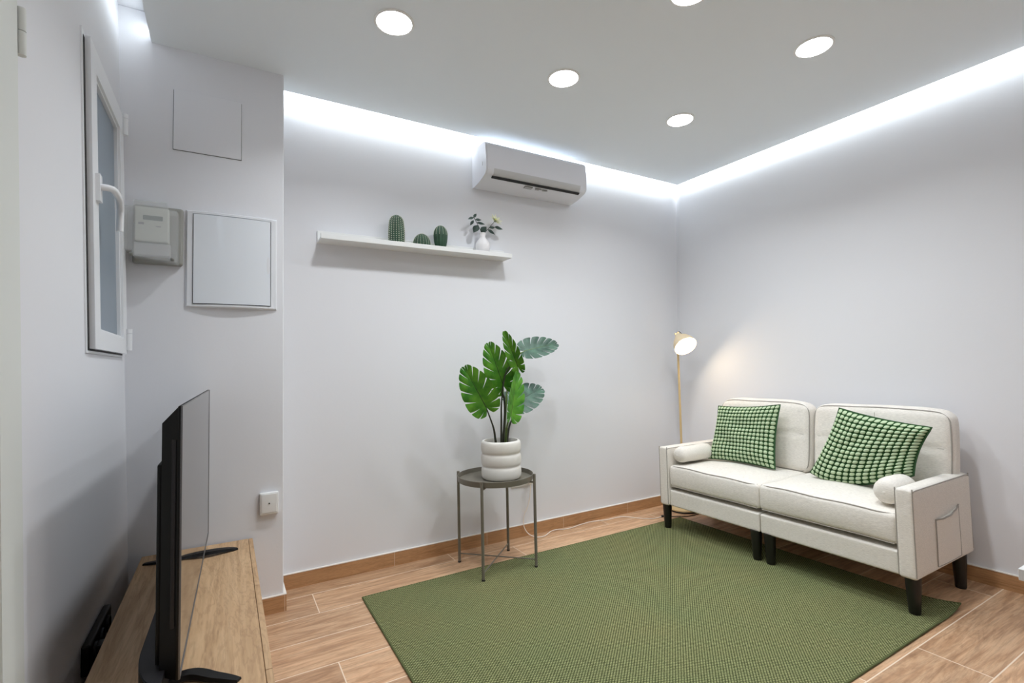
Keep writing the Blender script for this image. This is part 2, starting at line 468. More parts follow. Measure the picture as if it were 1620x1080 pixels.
# door casing on the west wall, beside the camera
d = bpy.data.objects.new('door_1', None); COL.objects.link(d); d['kind'] = 'structure'
def wslab(bm, y0, y1, z0, z1, d0, d1):
    """slab standing on the leaning west wall between depths d0 and d1"""
    hexa(bm, [(xw(z0)+d0, y0, z0), (xw(z0)+d1, y0, z0), (xw(z0)+d1, y1, z0), (xw(z0)+d0, y1, z0),
              (xw(z1)+d0, y0, z1), (xw(z1)+d1, y0, z1), (xw(z1)+d1, y1, z1), (xw(z1)+d0, y1, z1)])
    return bm
bm = BM(); wslab(bm, 1.28, 1.392, 0, 2.15, 0, .012); wslab(bm, .42, .53, 0, 2.15, 0, .012); wslab(bm, .53, 1.28, 2.05, 2.15, 0, .012)
fin('door_frame', bm, M['door'], d)
bm = BM(); wslab(bm, .53, 1.28, .01, 2.05, 0, .006); fin('door_leaf', bm, M['door'], d)
bm = BM()
zt = 1.95
for z0, z1 in ((1.842, 1.893), (1.895, 1.945)):
    tube(bm, [(xw(z0)+.015, 1.402, z0), (xw(z1)+.015, 1.402, z1)], .0085, 12)
fin('hinge', bm, M['door'], d, 40)

# window
w = bpy.data.objects.new('window_1', None); COL.objects.link(w); w['kind'] = 'structure'
bm = BM()
def wframe(bm, y0, y1, z0, z1, t, d0, d1, tb=None):
    tb = tb or t
    wslab(bm, y0, y0+t, z0, z1, d0, d1); wslab(bm, y1-t, y1, z0, z1, d0, d1)
    wslab(bm, y0+t, y1-t, z0, z0+tb, d0, d1); wslab(bm, y0+t, y1-t, z1-t, z1, d0, d1)
wframe(bm, WY0-.012, WY1, WZ0-.006, WZ1+.006, .05, -.06, .004); fin('window_frame', bm, M['pvc'], w)
bm = BM(); wslab(bm, WY0+.004, WY0+.03, WZ0+.006, WZ1-.012, .004, .0052); wslab(bm, WY0+.004, WY1-.02, WZ0+.002, WZ0+.012, .004, .0052); fin('gasket', bm, M['gasket'], w)
bm = BM(); wframe(bm, WY0+.022, WY1-.004, WZ0+.008, WZ1-.004, .082, -.02, .02, .062); sash = fin('sash', bm, M['pvc'], w)
bm = BM(); wframe(bm, WY0+.104, WY1-.086, WZ0+.07, WZ1-.086, .009, -.012, .012); fin('glazing_bead', bm, M['pvc'], sash)
bm = BM(); wslab(bm, WY0+.104, WY1-.086, WZ0+.07, WZ1-.086, -.008, .0); fin('pane', bm, M['frosted'], w)
bm = BM()   # handle: rosette, neck and a lever hanging down
zc = 1.775; yh = WY0+.075
wslab(bm, yh-.018, yh+.018, zc-.045, zc+.045, .02, .032)
tube(bm, smooth_path([(xw(zc)+.03, yh, zc+.005), (xw(zc)+.06, yh+.01, zc+.005), (xw(zc)+.068, yh+.055, zc-.005), (xw(zc)+.064, yh+.12, zc-.012), (xw(zc)+.060, yh+.155, zc-.035), (xw(zc)+.058, yh+.165, zc-.10)], 6), .011, 10)
fin('window_handle', bm, M['pvc'], w, 40)
for zz in (2.175, 1.255):
    bm = BM(); tube(bm, [(xw(zz)+.026, WY1-.012, zz), (xw(zz)+.026, WY1-.012, zz+.07)], .011, 12)
    tube(bm, [(xw(zz)+.026, WY1-.012, zz+.072), (xw(zz)+.026, WY1-.012, zz+.09)], .011, 12)
    fin('hinge', bm, M['pvc'], w, 40)

# ------------------------------------------------------------------ lights
LN = 'recessed ceiling lights'
spots = [(.622, 2.03, 'round recessed ceiling light nearest the boxed column, leftmost in the photo'),
         (1.521, 2.022, 'round recessed ceiling light straight in front of the air conditioner'),
         (2.424, 2.043, 'small looking round recessed ceiling light nearest the floor lamp corner'),
         (2.432, 1.243, 'round recessed ceiling light above the rug, nearest the right-hand wall'),
         (1.616, 1.285, 'round recessed ceiling light cut off by the top of the photo')]
def downlight(x, y, label):
    t = thing('ceiling_light', label, 'ceiling light', (x, y, ZS), LN)
    bm = BM(); lathe(bm, [(.086, 0), (.086, -.003), (.078, -.006), (.074, -.004), (.074, 0)], 48, cap=False); fin('trim_ring', bm, M['trimring'], t, 50)
    bm = BM(); lathe(bm, [(.074, -.001), (.073, -.006), (.06, -.009), (.03, -.0105), (.004, -.011)], 48); fin('diffuser', bm, M['lamp'], t, 60)
    return t

def area(name, loc, rot, sx, sy, power, rgb=(1, 1, 1), shape='RECTANGLE', spread=180):
    l = bpy.data.lights.new(name, 'AREA'); l.shape = shape; l.size = sx; l.size_y = sy
    l.energy = power; l.color = rgb; l.spread = math.radians(spread)
    o = bpy.data.objects.new(name, l); COL.objects.link(o); o.location = loc; o.rotation_euler = rot
    return o
# area lamps under the visible downlights, then unseen fill lamps added for light
LC = (.925, .965, 1.0)
for s in spots:
    downlight(*s)
    area('ceiling_area_light', (s[0], s[1], ZS-.013), (0, 0, 0), .14, .14, 9.2 if s[0] < 2 else 7.4, LC, 'DISK', 130)
for x, y, p in ((.66, 1.28, 4.0), (1.6, .45, 4.5), (2.45, .45, 2.5)):  # unseen lamps set on the downlight grid, added to light the room
    area('ceiling_area_light', (x, y, ZS-.013), (0, 0, 0), .14, .14, p, LC, 'DISK', 142)
# LED tape in the cove, lying on the dropped ceiling's rim and facing the wall
CV = (.89, .965, 1.0)
def tape(a, b, towards, power):
    a, b = V(a), V(b); L = (b-a).length
    x = (b-a).normalized(); z = -V(towards).normalized(); y = z.cross(x)
    o = area('cove_led_tape', (a+b)/2, (0, 0, 0), L, .012, power, CV)
    o.matrix_world = Matrix((( x.x, y.x, z.x, ((a+b)/2).x), (x.y, y.y, z.y, ((a+b)/2).y), (x.z, y.z, z.z, ((a+b)/2).z), (0, 0, 0, 1)))
zt = ZS+.05
tape((.26, 2.822, zt), (3.30, 2.835, zt), (0, 1, -.15), 12.5)
tape((3.303, 2.83, zt), (3.40, YB+.05, zt), (1, 0, -.15), 16)
tape((-.305, YB+.05, zt), (-.305, 2.665, zt), (-1, 0, -.15), 5)

wd = bpy.data.worlds.new('night_sky'); scn.world = wd; wd.use_nodes = True
wd.node_tree.nodes['Background'].inputs[0].default_value = (.55, .68, .82, 1)
wd.node_tree.nodes['Background'].inputs[1].default_value = .35

# ------------------------------------------------------------------ rug
def rug_mesh(bm, x0, x1, y0, y1, t, nx=46, ny=34):
    g = {}
    for i in range(nx+1):
        for j in range(ny+1):
            u, v = i/nx, j/ny
            x, y = x0+(x1-x0)*u, y0+(y1-y0)*v
            z = t+.0008*math.sin(9*u+5*v)
            c = math.hypot((u-1)*2.3, v*1.6)
            z += .022*max(0, 1-c/.16)**2
            g[i, j] = (x, y, z)
    top = {k: bm.verts.new(p) for k, p in g.items()}
    for i in range(nx):
        for j in range(ny): bm.faces.new((top[i, j], top[i+1, j], top[i+1, j+1], top[i, j+1]))
    loop = [(i, 0) for i in range(nx)]+[(nx, j) for j in range(ny)]+[(nx-i, ny) for i in range(nx)]+[(0, ny-j) for j in range(ny)]
    low = {k: bm.verts.new((g[k][0], g[k][1], max(.0003, g[k][2]-t))) for k in loop}
    for a, b in zip(loop, loop[1:]+loop[:1]): bm.faces.new((top[a], low[a], low[b], top[b]))
    return [V(g[k]) for k in loop]
rug = thing('area_rug', 'large olive green woven rug on the tiled floor under the sofa and side table', 'rug', (.6, .98, 0))
bm = BM(); lp = rug_mesh(bm, 0, 2.31, 0, 1.612, .007); fin('woven_field', bm, M['rug'], rug, 60)
bm = BM(); tube(bm, [p+V((0, 0, -.0025)) for p in lp], .0044, 6, closed=True); fin('bound_edge', bm, M['rugedge'], rug, 60)
RZ = .008

# ------------------------------------------------------------------ sofa  (front faces west, x = 2.63)
SX0, SX1, SY0, SY1 = 2.63, 3.265, 1.03, 2.512
sofa = thing('sofa', 'cream two-seat fabric sofa with black legs against the right-hand wall', 'sofa', (2.63, 1.77, 0))
SO = V((2.63, 1.77, 0))
def sfin(name, bm, m, sm=50, parent=None):
    for v in bm.verts: v.co -= SO
    return fin(name, bm, m, parent or sofa, sm)
def wob(p, s, a): return a*noise.noise(p*s)
AW = .072
# rails under the seats, one per half
ZB = .17
for (y0, y1) in ((SY0+AW, 1.775), (1.781, SY1-AW)):
    bm = BM(); rbox(bm, .60, y1-y0, .108, .010, 10, None, (2.645+.30, (y0+y1)/2, ZB+.055)); sfin('base_rail', bm, M['fabric'])
# arms
for (y0, y1) in ((SY0, SY0+AW), (SY1-AW, SY1)):
    def da(p):
        q = p.copy()
        if q.z > 0: q.z += .006*math.cos(min(1, abs(q.y)/(AW/2))*PI/2)
        k = q.x/(.635/2)
        q.z += -.012*max(0, k-.55)**2*3*(1 if p.z > 0 else 0)
        return q
    c = (SX0+.3175, (y0+y1)/2, ZB+.1965)
    bm = BM(); rbox(bm, .635, AW, .393, .014, 12, da, c); arm = sfin('arm', bm, M['fabric'])
    for s in (-1, 1):      # piping along the outlines of both faces of the arm
        yy = c[1]+s*(AW/2-.003)
        zt2 = ZB+.388; x0, x1 = SX0+.004, SX1-.01
        pts = [(x0, yy, ZB+.012), (x0, yy, zt2-.02), (x0+.004, yy, zt2-.006), (x0+.02, yy, zt2)]
        pts += [(x0+.02+(x1-x0-.05)*k/8, yy, zt2+.001) for k in range(1, 9)]
        pts += [(x1-.012, yy, zt2-.005), (x1, yy, zt2-.025), (x1+.006, yy, ZB+.02)]
        bm = BM(); tube(bm, smooth_path(pts, 3), .0026, 6); sfin('piping', bm, M['piping'], 50, arm)
# seat cushions
def seat_def(sy):
    def f(p):
        q = p.copy()
        u, v = q.x/.27, q.y/(sy/2)
        if q.z > 0: q.z += .020*(1-min(1, u*u))*(1-min(1, v*v))+.002*math.sin(7*v+2*u)
        if q.x < -.2: q.x -= .010*(1-min(1, (q.z/.075)**2))*(1-.4*v*v); 
        q += V((0, 0, wob(p+V((sy, 0, 0)), 5, .004)))
        return q
    return f
for (y0, y1) in ((SY0+AW+.001, 1.7775), (1.7785, SY1-AW-.001)):
    sy = y1-y0; f = seat_def(sy)
    c = V((2.637+.30, (y0+y1)/2, ZB+.125+.080))
    bm = BM(); rbox(bm, .58, sy, .144, .022, 16, f, c); cu = sfin('seat_cushion', bm, M['fabric'])
    def loop(z, off):
        pts = []
        for k in range(21):
            yy = -sy/2+.012+(sy-.024)*k/20
            e = .01*max(0, 1-min(k, 20-k)/1.5)
            pts.append(f(V((-.29+off+e, yy, z)))+c)
        return pts
    bm = BM(); tube(bm, loop(.0665, .005), .0032, 6)
    sfin('piping', bm, M['piping'], 50, cu)
    bm = BM(); tube(bm, [f(V((-.2865, -sy/2+.014+(sy-.028)*k/20, -.068)))+c for k in range(21)], .0028, 6); sfin('lower_piping', bm, M['seam'], 50, cu)
# black gap seam between seat halves is real: two cushions stand 1 mm apart
# back cushions
def back_def(sy, sz, seed):
    def f(p):
        q = p.copy()
        u, v = q.y/(sy/2), q.z/(sz/2)
        if q.x < 0:
            b = .030*(1-min(1, u*u))*(1-min(1, v*v))
            g = .012*(math.exp(-(u/.06)**2)+math.exp(-((v-.10)/.06)**2))*(1-abs(u)**3)*(1-abs(v)**3)
            q.x -= b-g
        k4 = (min(1, abs(u))**5)*(min(1, abs(v))**5); q.y -= .022*k4*(1 if u > 0 else -1); q.z -= .022*k4*(1 if v > 0 else 0)
        q.x += .045*(v+1)/2 + wob(p+V((seed, 0, 0)), 7, .006)
        q.z += wob(p+V((0, seed, 0)), 6, .006)*(1 if v > .3 else .2)
        return q
    return f
for i, (y0, y1) in enumerate(((1.045, 1.737), (1.743, 2.40))):
    sy, sz, sx = y1-y0, .445, .115
    f = back_def(sy, sz, 3.1*i)
    c = V((3.115+sx/2, (y0+y1)/2, .443+sz/2))
    bm = BM(); rbox(bm, sx, sy, sz, .045, 22, f, c); bc = sfin('back_cushion', bm, M['fabric'])
    def ring(x, ins, k=64):
        pts = []
        R = .05; hy, hz = sy/2-ins, sz/2-ins
        for cy, cz, a0 in ((hy-R, hz-R, 0), (-hy+R, hz-R, PI/2), (-hy+R, -hz+R, PI), (hy-R, -hz+R, 3*PI/2)):
            for j in range(7):
                a = a0+PI/2*j/6
                pts.append(V((x, cy+R*math.cos(a), cz+R*math.sin(a))))
            nxt = {0: (-hy+R, hz), 1: (-hy, -hz+R), 2: (hy-R, -hz), 3: (hy, hz-R)}
        # densify straight sides
        out = []
        for a, b in zip(pts, pts[1:]+pts[:1]):
            m = max(1, int((b-a).length/.03))
            out += [a.lerp(b, t/m) for t in range(m)]
        return [f(p)+c for p in out]
    bm = BM(); tube(bm, ring(-.045, .0125), .0035, 6, closed=True); sfin('piping', bm, M['piping'], 50, bc)
    bm = BM(); tube(bm, ring(.045, .0125), .0035, 6, closed=True); sfin('rear_piping', bm, M['piping'], 50, bc)
    bm = BM()
    tube(bm, [f(V((-.0575, -sy/2+.04+(sy-.08)*k/20, .022)))+c for k in range(21)], .0018, 5)
    tube(bm, [f(V((-.0575, 0, -sz/2+.04+(sz-.08)*k/20)))+c for k in range(21)], .0018, 5)
    sfin('stitch_line', bm, M['seam'], 50, bc)
# low frame behind the back cushions
bm = BM(); rbox(bm, .05, SY1-SY0-2*AW, .46, .012, 8, None, (3.245, (SY0+SY1)/2, ZB+.235)); sfin('back_frame', bm, M['fabric'])
# side pocket on the arm facing the camera
bm = BM()
n = 14; g = {}
for i in range(n+1):
    for j in range(n+1):
        u, v = i/n, j/n
        x = 2.84+.26*u+.02*v*0; z = .190+.212*v
        z += .030*u*v - .012*math.sin(PI*u)*v
        y = SY0-.003-.010*math.sin(PI*min(1, u*1.0))*(.3+.7*v)-.0015*math.sin(21*u+3*v)*v
        g[i, j] = bm.verts.new((x, y, z))
for i in range(n):
    for j in range(n): bm.faces.new((g[i, j], g[i+1, j], g[i+1, j+1], g[i, j+1]))
edge = [(i, 0) for i in range(n)]+[(n, j) for j in range(n)]+[(n-i, n) for i in range(n)]+[(0, n-j) for j in range(n)]
bk = {k: bm.verts.new((g[k].co.x, SY0+.002, g[k].co.z)) for k in edge}
for a, b in zip(edge, edge[1:]+edge[:1]): bm.faces.new((g[a], bk[a], bk[b], g[b]))
top = [g[i, n].co.copy() for i in range(n+1)]; left = [g[0, j].co.copy() for j in range(n+1)]; right = [g[n, j].co.copy() for j in range(n+1)]; bot = [g[i, 0].co.copy() for i in range(n+1)]
pk = sfin('side_pocket', bm, M['fabric'], 60)
bm = BM(); tube(bm, top, .0035, 6); tube(bm, left, .0022, 6); tube(bm, bot, .002, 6); tube(bm, right, .002, 6); sfin('pocket_piping', bm, M['piping'], 50, pk)
# legs
def leg(x, y, z0):
    bm = BM()
    n = 12
    prof = [(.021, z0), (.023, z0+.006), (.031, ZB-.002), (.031, ZB+.006)]
    lathe(bm, prof, 20, (x, y, 0)); sfin('leg', bm, M['blackwood'], 40)
leg(2.670, 2.487, RZ); leg(2.665, 1.815, RZ); leg(2.668, 1.735, RZ); leg(2.680, 1.066, RZ)
leg(3.165, 2.470, 0); leg(3.165, 1.815, 0); leg(3.165, 1.735, 0); leg(3.185, 1.066, 0)

# bolsters
def bolster(y, x0, x1, r, z, label, seed):
    t = thing('bolster_cushion', label, 'cushion', (x0, y, z-r), 'sofa bolsters')
    bm = BM()
    prof = [(.006, 0), (r*.45, .002), (r*.75, .010), (r*.93, .028), (r, .055)]
    L = x1-x0
    prof += [(r*(1+.02*math.sin(5*k)), .055+(L-.11)*k/10) for k in range(1, 10)]
    prof += [(r, L-.055), (r*.93, L-.028), (r*.75, L-.01), (r*.45, L-.002), (.006, L)]
    mt = Matrix.Rotation(PI/2, 4, 'Y')
    lathe(bm, prof, 28, (0, 0, r), mt)
    for v in bm.verts:
        v.co.z = r+(v.co.z-r)*(.93 if v.co.z < r else 1)
        v.co += V((0, wob(v.co+V((seed, 0, 0)), 14, .004), wob(v.co+V((0, seed, 0)), 14, .004)))
    fin('cover', bm, M['fabric'], t, 60)
    bm = BM(); lathe(bm, [(.003, -.002), (.008, .000), (.006, .005)], 12, (0, 0, r), mt); fin('button', bm, M['fabric'], t, 60)
bolster(2.383, 2.668, 3.0, .056, .517, 'slim cream bolster lying along the sofa arm by the floor lamp', 1)
bolster(1.170, 2.70, 2.935, .064, .518, 'slim cream bolster lying along the sofa arm with the side pocket', 5)

# throw pillows
def throw_pillow(TL, TR, BR, BL, label, thick, nu, nv, seed, nsub=6, sag=0):
    TL, TR, BR, BL = map(V, (TL, TR, BR, BL))
    base = (BL+BR)/2
    t = thing('throw_pillow', label, 'cushion', base, 'green waffle throw pillows')
    bm = BM(); uvl = bm.loops.layers.uv.new('UVMap')
    nrm = (BR-BL).cross(TL-BL).normalized()
    U, W = nu*nsub, nv*nsub
    def P(i, j, side):
        u, v = i/U, j/W
        a, b = 2*u-1, 2*v-1
        # edges pulled in between the corners
        uu = .5+.5*a*(1-.07*(1-b*b)); vv = .5+.5*b*(1-.07*(1-a*a)); vv -= sag*(1-v)*(1-a*a)
        p = BL*(1-uu)*(1-vv)+BR*uu*(1-vv)+TR*uu*vv+TL*(1-uu)*vv
        prof = ((1-a**4)*(1-b**4))**.6
        h = thick*prof*(1+.25*noise.noise(V((u*3+seed, v*3, seed))))
        fu, fv = (u*nu) % 1-.5, (v*nv) % 1-.5
        if i == U: fu = .5
        if j == W: fv = .5
        d = (abs(2*fu)**2.6+abs(2*fv)**2.6)**(1/2.6)/.93
        puff = .013*math.sqrt(max(0, 1-min(1, d)**2.5))*min(1, prof*1.6+.1)
        crease = .012*noise.noise(V((u*5, v*5+seed, 2)))*prof
        return p+nrm*side*(h*.5+puff+crease)-base, (u*nu, v*nv)
    for side in (1, -1):
        g = {}
        for i in range(U+1):
            for j in range(W+1):
                p, uv = P(i, j, side if 0 < i < U and 0 < j < W else 0)
                g[i, j] = (bm.verts.new(p), uv)
        for i in range(U):
            for j in range(W):
                q = [g[i, j], g[i+1, j], g[i+1, j+1], g[i, j+1]]
                if side < 0: q.reverse()
                f = bm.faces.new([x[0] for x in q]); f.smooth = True
                for l, x in zip(f.loops, q): l[uvl].uv = x[1]
    bmesh.ops.remove_doubles(bm, verts=bm.verts, dist=1e-6)
    me = bpy.data.meshes.new('cover'); bm.to_mesh(me); bm.free()
    link('cover', me, M['puff'], t)
    bm = BM()
    c = [BL, BR, TR, TL]
    pts = []
    for k in range(4):
        a, b = c[k], c[(k+1) % 4]; mid = (TL+TR+BL+BR)/4
        for s in range(16):
            q = s/16; p = a.lerp(b, q)
            pts.append(p+(mid-(a+b)/2)*(.07 if k or not sag else .07-2*sag)*4*q*(1-q)-base)
    tube(bm, pts, .0045, 6, closed=True)
    fin('edge_seam', bm, PSEAM, t, 60)
PSEAM = mat('dark_green_seam', (52, 88, 52), .9)
throw_pillow((3.045, 2.325, .835), (3.055, 1.875, .870), (2.985, 1.885, .470), (2.965, 2.365, .468),
             'green waffle throw pillow standing upright at the lamp end of the sofa', .085, 17, 15, 1.3)
throw_pillow((3.045, 1.52, .872), (2.965, 1.065, .812), (2.965, 1.150, .568), (3.015, 1.685, .482),
             'green waffle throw pillow tilted on its corner at the pocket end of the sofa', .095, 15, 16, 4.4, 6, .23)

# ------------------------------------------------------------------ side table, plant
tab = thing('side_table', 'round grey-beige metal tray table holding the monstera, by the back wall', 'side table', (1.366, 2.581, 0))
TZ = .500
bm = BM()
lathe(bm, [(.001, TZ), (.212, TZ), (.2145, TZ+.002), (.218, TZ+.026), (.2195, TZ+.027), (.2215, TZ+.026), (.2185, TZ-.004), (.216, TZ-.006), (.001, TZ-.006)], 64, cap=False)
fin('tray', bm, M['steel'], tab, 40)
LP = [(-.168, -.158, RZ), (.172, -.165, RZ), (.168, .162, 0), (-.168, .168, 0)]
for x, y, z0 in LP:
    bm = BM(); s = .232/math.hypot(x, y)
    tube(bm, [(x*s, y*s, z0), (x*s, y*s, TZ+.032)], .0085, 14); l = fin('leg', bm, M['steel'], tab, 40)
    bm = BM(); lathe(bm, [(.0095, z0), (.0095, z0+.008)], 14, (x*s, y*s, 0)); fin('foot_cap', bm, M['gasket'], l, 40)
bm = BM()
for a, b, dz in ((0, 2, 0), (1, 3, .006)):
    p, q = [V((LP[k][0]*.232/math.hypot(*LP[k][:2]), LP[k][1]*.232/math.hypot(*LP[k][:2]), .045+dz)) for k in (a, b)]
    tube(bm, [p, q], .0035, 8)
fin('cross_brace', bm, M['steel'], tab, 40)
bm = BM()
for a, b, dz in ((0, 2, 0), (1, 3, 0)):
    p, q = [V((LP[k][0]*.232/math.hypot(*LP[k][:2]), LP[k][1]*.232/math.hypot(*LP[k][:2]), TZ-.014+dz)) for k in (a, b)]
    tube(bm, [p, q], .0055, 8)
fin('tray_support', bm, M['steel'], tab, 40)

PC = V((1.402, 2.572, TZ))
pl = thing('potted_monstera', 'monstera with split leaves in a ribbed white pot on the round tray table', 'potted plant', PC)
bm = BM()
prof = [(.02, 0), (.100, 0), (.108, .003)]
for k in range(3):
    z0 = .004+.072*k
    for j in range(1, 10):
        a = -PI/2+PI*j/10
        prof.append((.1055+.012*math.cos(a)**.6, z0+.035+.0345*math.sin(a)))
prof += [(.106, .2195), (.099, .2195), (.097, .20), (.096, .17), (.01, .168)]
lathe(bm, prof, 64); fin('pot', bm, M['pot'], pl, 50)
bm = BM(); lathe(bm, [(.097, .188), (.07, .192), (.03, .195), (.003, .196)], 32); 
for v in bm.verts: v.co.z += .004*noise.noise(v.co*40)
fin('soil', bm, M['soil'], pl, 60)

BND = [(0.0, 165, .24), (0.0, 126, .38), (.04, 95, .47), (.14, 72, .52), (.28, 55, .53), (.44, 43, .49), (.62, 32, .39), (.80, 20, .26), (.93, 5, .09)]
def monstera(base, tip, nrm, wid, fold, droop, slit=.16, curl=0):
    base, tip, nrm = V(base)-PC, V(tip)-PC, V(nrm)
    ax = tip-base; L = ax.length; ax.normalize()
    nrm = (nrm-ax*nrm.dot(ax)).normalized(); sd = nrm.cross(ax)
    bm = BM()
    def place(s, w, up=0):
        a = abs(w)
        z = fold*a - droop*(s/L)**2*L + curl*a*a/L
        return base+ax*s+sd*w*wid+nrm*(z+up)
    NR, NT = 9, 5
    for side in (1, -1):
        for (m0, p0, r0), (m1, p1, r1) in zip(BND, BND[1:]):
            g = {}
            for i in range(NR+1):
                r = i/NR
                gap = 0 if r < .34 else slit*((r-.34)/.66)**.9
                for j in range(NT+1):
                    t = j/NT; tt = .5+(t-.5)*(1-2*gap)
                    rr = r*(1-.05*abs(2*t-1)**4*(1 if r > .7 else r))
                    e = []
                    for m, p, R in ((m0, p0, r0), (m1, p1, r1)):
                        b = .35*rr*rr            # side veins sweep towards the tip
                        pr = math.radians(p*(1-.18*b))
                        e.append((m*L+R*L*rr*math.cos(pr), R*L*rr*math.sin(pr)))
                    s = e[0][0]*(1-tt)+e[1][0]*tt; w = e[0][1]*(1-tt)+e[1][1]*tt
                    ripple = .010*L*math.sin(PI*t)*r
                    g[i, j] = bm.verts.new(place(s, side*w, ripple))
            for i in range(NR):
                for j in range(NT):
                    q = [g[i, j], g[i+1, j], g[i+1, j+1], g[i, j+1]]
                    if side < 0: q.reverse()
                    bm.faces.new(q)
    bmesh.ops.remove_doubles(bm, verts=bm.verts, dist=2e-5)
    bmesh.ops.dissolve_degenerate(bm, dist=1e-6, edges=bm.edges)
    bmesh.ops.solidify(bm, geom=bm.faces[:], thickness=.0012)
    rib = [place(.95*L*k/10, 0, .0012) for k in range(11)]
    return bm, rib, place, L
def leaf(base, tip, nrm, stem, m, ms, wid=1, fold=.12, droop=.1, slit=.085, curl=0, label=None):
    bm, rib, place, L = monstera(base, tip, nrm, wid, fold, droop, slit, curl)
    o = fin('leaf', bm, m, pl, 60)
    if label: o['label'] = label
    bm = BM(); tube(bm, rib, lambda t: .0022*(1-.8*t), 6); fin('midrib', bm, ms, o, 60)
    bm = BM(); tube(bm, smooth_path([V(p)-PC for p in stem], 6), lambda t: .0076*(1-.55*t), 8); fin('stem', bm, ms if ms is not M['stem_g'] else M['stem_g'], o, 60)
cam = V((0, 0, 1.16))
leaf((1.27, 2.50, .929), (1.136, 2.48, 1.150), (-.45, -.85, .25), [(1.364, 2.56, .69), (1.348, 2.55, .776), (1.329, 2.54, .826), (1.27, 2.5, .929)], M['leaf'], M['stem'], .80, .10, .05, label='leaf at the left of the plant')
leaf((1.42, 2.56, 1.040), (1.309, 2.52, 1.282), (-.35, -.9, .2), [(1.404, 2.57, .69), (1.407, 2.57, .817), (1.41, 2.57, .927), (1.42, 2.56, 1.040)], M['leaf'], M['stem'], .70, .10, .05, label='tall leaf in the middle of the plant')
leaf((1.487, 2.50, 1.150), (1.381, 2.46, 1.346), (-.45, -.85, .0), [(1.42, 2.58, .69), (1.432, 2.57, .87), (1.423, 2.56, .968), (1.408, 2.55, 1.004), (1.419, 2.53, 1.107), (1.450, 2.515, 1.158), (1.487, 2.502, 1.150)], M['leaf'], M['stem'], .42, .14, .05, label='topmost leaf turned edge-on')
leaf((1.417, 2.47, .876), (1.478, 2.49, 1.113), (.35, -.9, .15), [(1.421, 2.55, .69), (1.418, 2.52, .807), (1.417, 2.47, .876)], M['leaf'], M['stem_g'], .62, .22, .03, label='bright leaf hanging in front of the stems')
leaf((1.523, 2.62, .925), (1.775, 2.68, 1.010), (.1, -.75, .65), [(1.446, 2.58, .69), (1.479, 2.6, .795), (1.528, 2.61, .868), (1.523, 2.62, .925)], M['leafback'], M['stem'], 0.78, .05, .05, label='blue-green leaf low at the right')
leaf((1.645, 2.66, 1.248), (1.900, 2.67, 1.305), (.05, -.8, .6), [(1.432, 2.59, .69), (1.458, 2.6, .923), (1.484, 2.62, 1.019), (1.573, 2.65, 1.204), (1.645, 2.66, 1.248)], M['leafback'], M['stem_g'], .66, .10, .08, label='blue-green leaf reaching up at the right')

# ------------------------------------------------------------------ floor lamp
LX, LY = 3.105, 2.725
fl = thing('floor_lamp', 'slim brass floor lamp with a bell shade behind the sofa in the corner', 'floor lamp', (LX, LY, 0))
bm = BM(); lathe(bm, [(.118, 0), (.120, .004), (.120, .010), (.118, .012)], 48); fin('base_rim', bm, M['cable_b'], fl, 40)
bm = BM(); lathe(bm, [(.118, .012), (.1175, .020), (.112, .024), (.02, .026), (.012, .034)], 48); fin('base', bm, M['brass'], fl, 40)
bm = BM(); tube(bm, [(0, 0, .02), (0, 0, 1.36)], .0085, 14); fin('pole', bm, M['brass'], fl, 40)
sa = V((-.20, -.70, -.68)).normalized()
top = V((-.012, -.012, 1.372))
rot = sa.to_track_quat('Z', 'Y').to_matrix().to_4x4()
bm = BM()
prof = [(.016, 0), (.024, .008), (.034, .03), (.062, .065), (.079, .10), (.088, .142), (.0865, .143), (.077, .10), (.060, .067), (.032, .034), (.014, .014)]
lathe(bm, prof, 40, top, rot, cap=False); sh = fin('lamp_shade', bm, M['shade'], fl, 50)
bm = BM(); lathe(bm, [(.004, .014), (.014, .03), (.016, .055), (.030, .085), (.036, .105), (.030, .128), (.014, .139), (.003, .141)], 24, top, rot); fin('bulb', bm, M['bulb'], sh, 60)
bm = BM(); tube(bm, [(0, 0, 1.355), (0, 0, 1.385)], .012, 14); tube(bm, smooth_path([(0, 0, 1.378), (-.004, -.012, 1.39), (-.008, -.008, 1.372)], 4), .006, 8)
tube(bm, [(-.022, .006, 1.378), (.02, -.006, 1.378)], .007, 10); fin('swivel_joint', bm, M['brass'], fl, 40)
bm = BM(); tube(bm, smooth_path([(0, .004, 1.388), (.012, -.01, 1.395), (.020, -.026, 1.375), (.008, -.022, 1.365)], 5), .003, 6); fin('lamp_cord', bm, M['cable_b'], fl, 60)
# ------------------------------------------------------------------ cables, sockets on the back wall
so = thing('wall_socket', 'white double power socket on the back wall, half hidden behind the tray table', 'socket', (1.745, YN, .375))
bm = BM(); box(bm, -.085, .085, -.010, 0, -.04, .04, .003); fin('plate', bm, M['white'], so, 40)
for x in (-.042, .042):
    bm = BM(); lathe(bm, [(.024, 0), (.024, .004), (.021, .004), (.021, -.004), (.001, -.004)], 24, (x, -.010, 0), Matrix.Rotation(PI/2, 4, 'X'), cap=False); fin('outlet', bm, M['white'], so, 40)
    bm = BM()
    for dx in (-.009, .009): lathe(bm, [(.003, 0), (.003, .001)], 10, (x+dx, -.0075, 0), Matrix.Rotation(PI/2, 4, 'X'))
    fin('pin_hole', bm, M['dark'], so, 40)
cable = thing('power_cable', 'thin white cable running from the wall socket along the floor to the lamp', 'cable', (1.787, 2.88, 0))
O = V((1.787, 2.88, 0))
bm = BM()
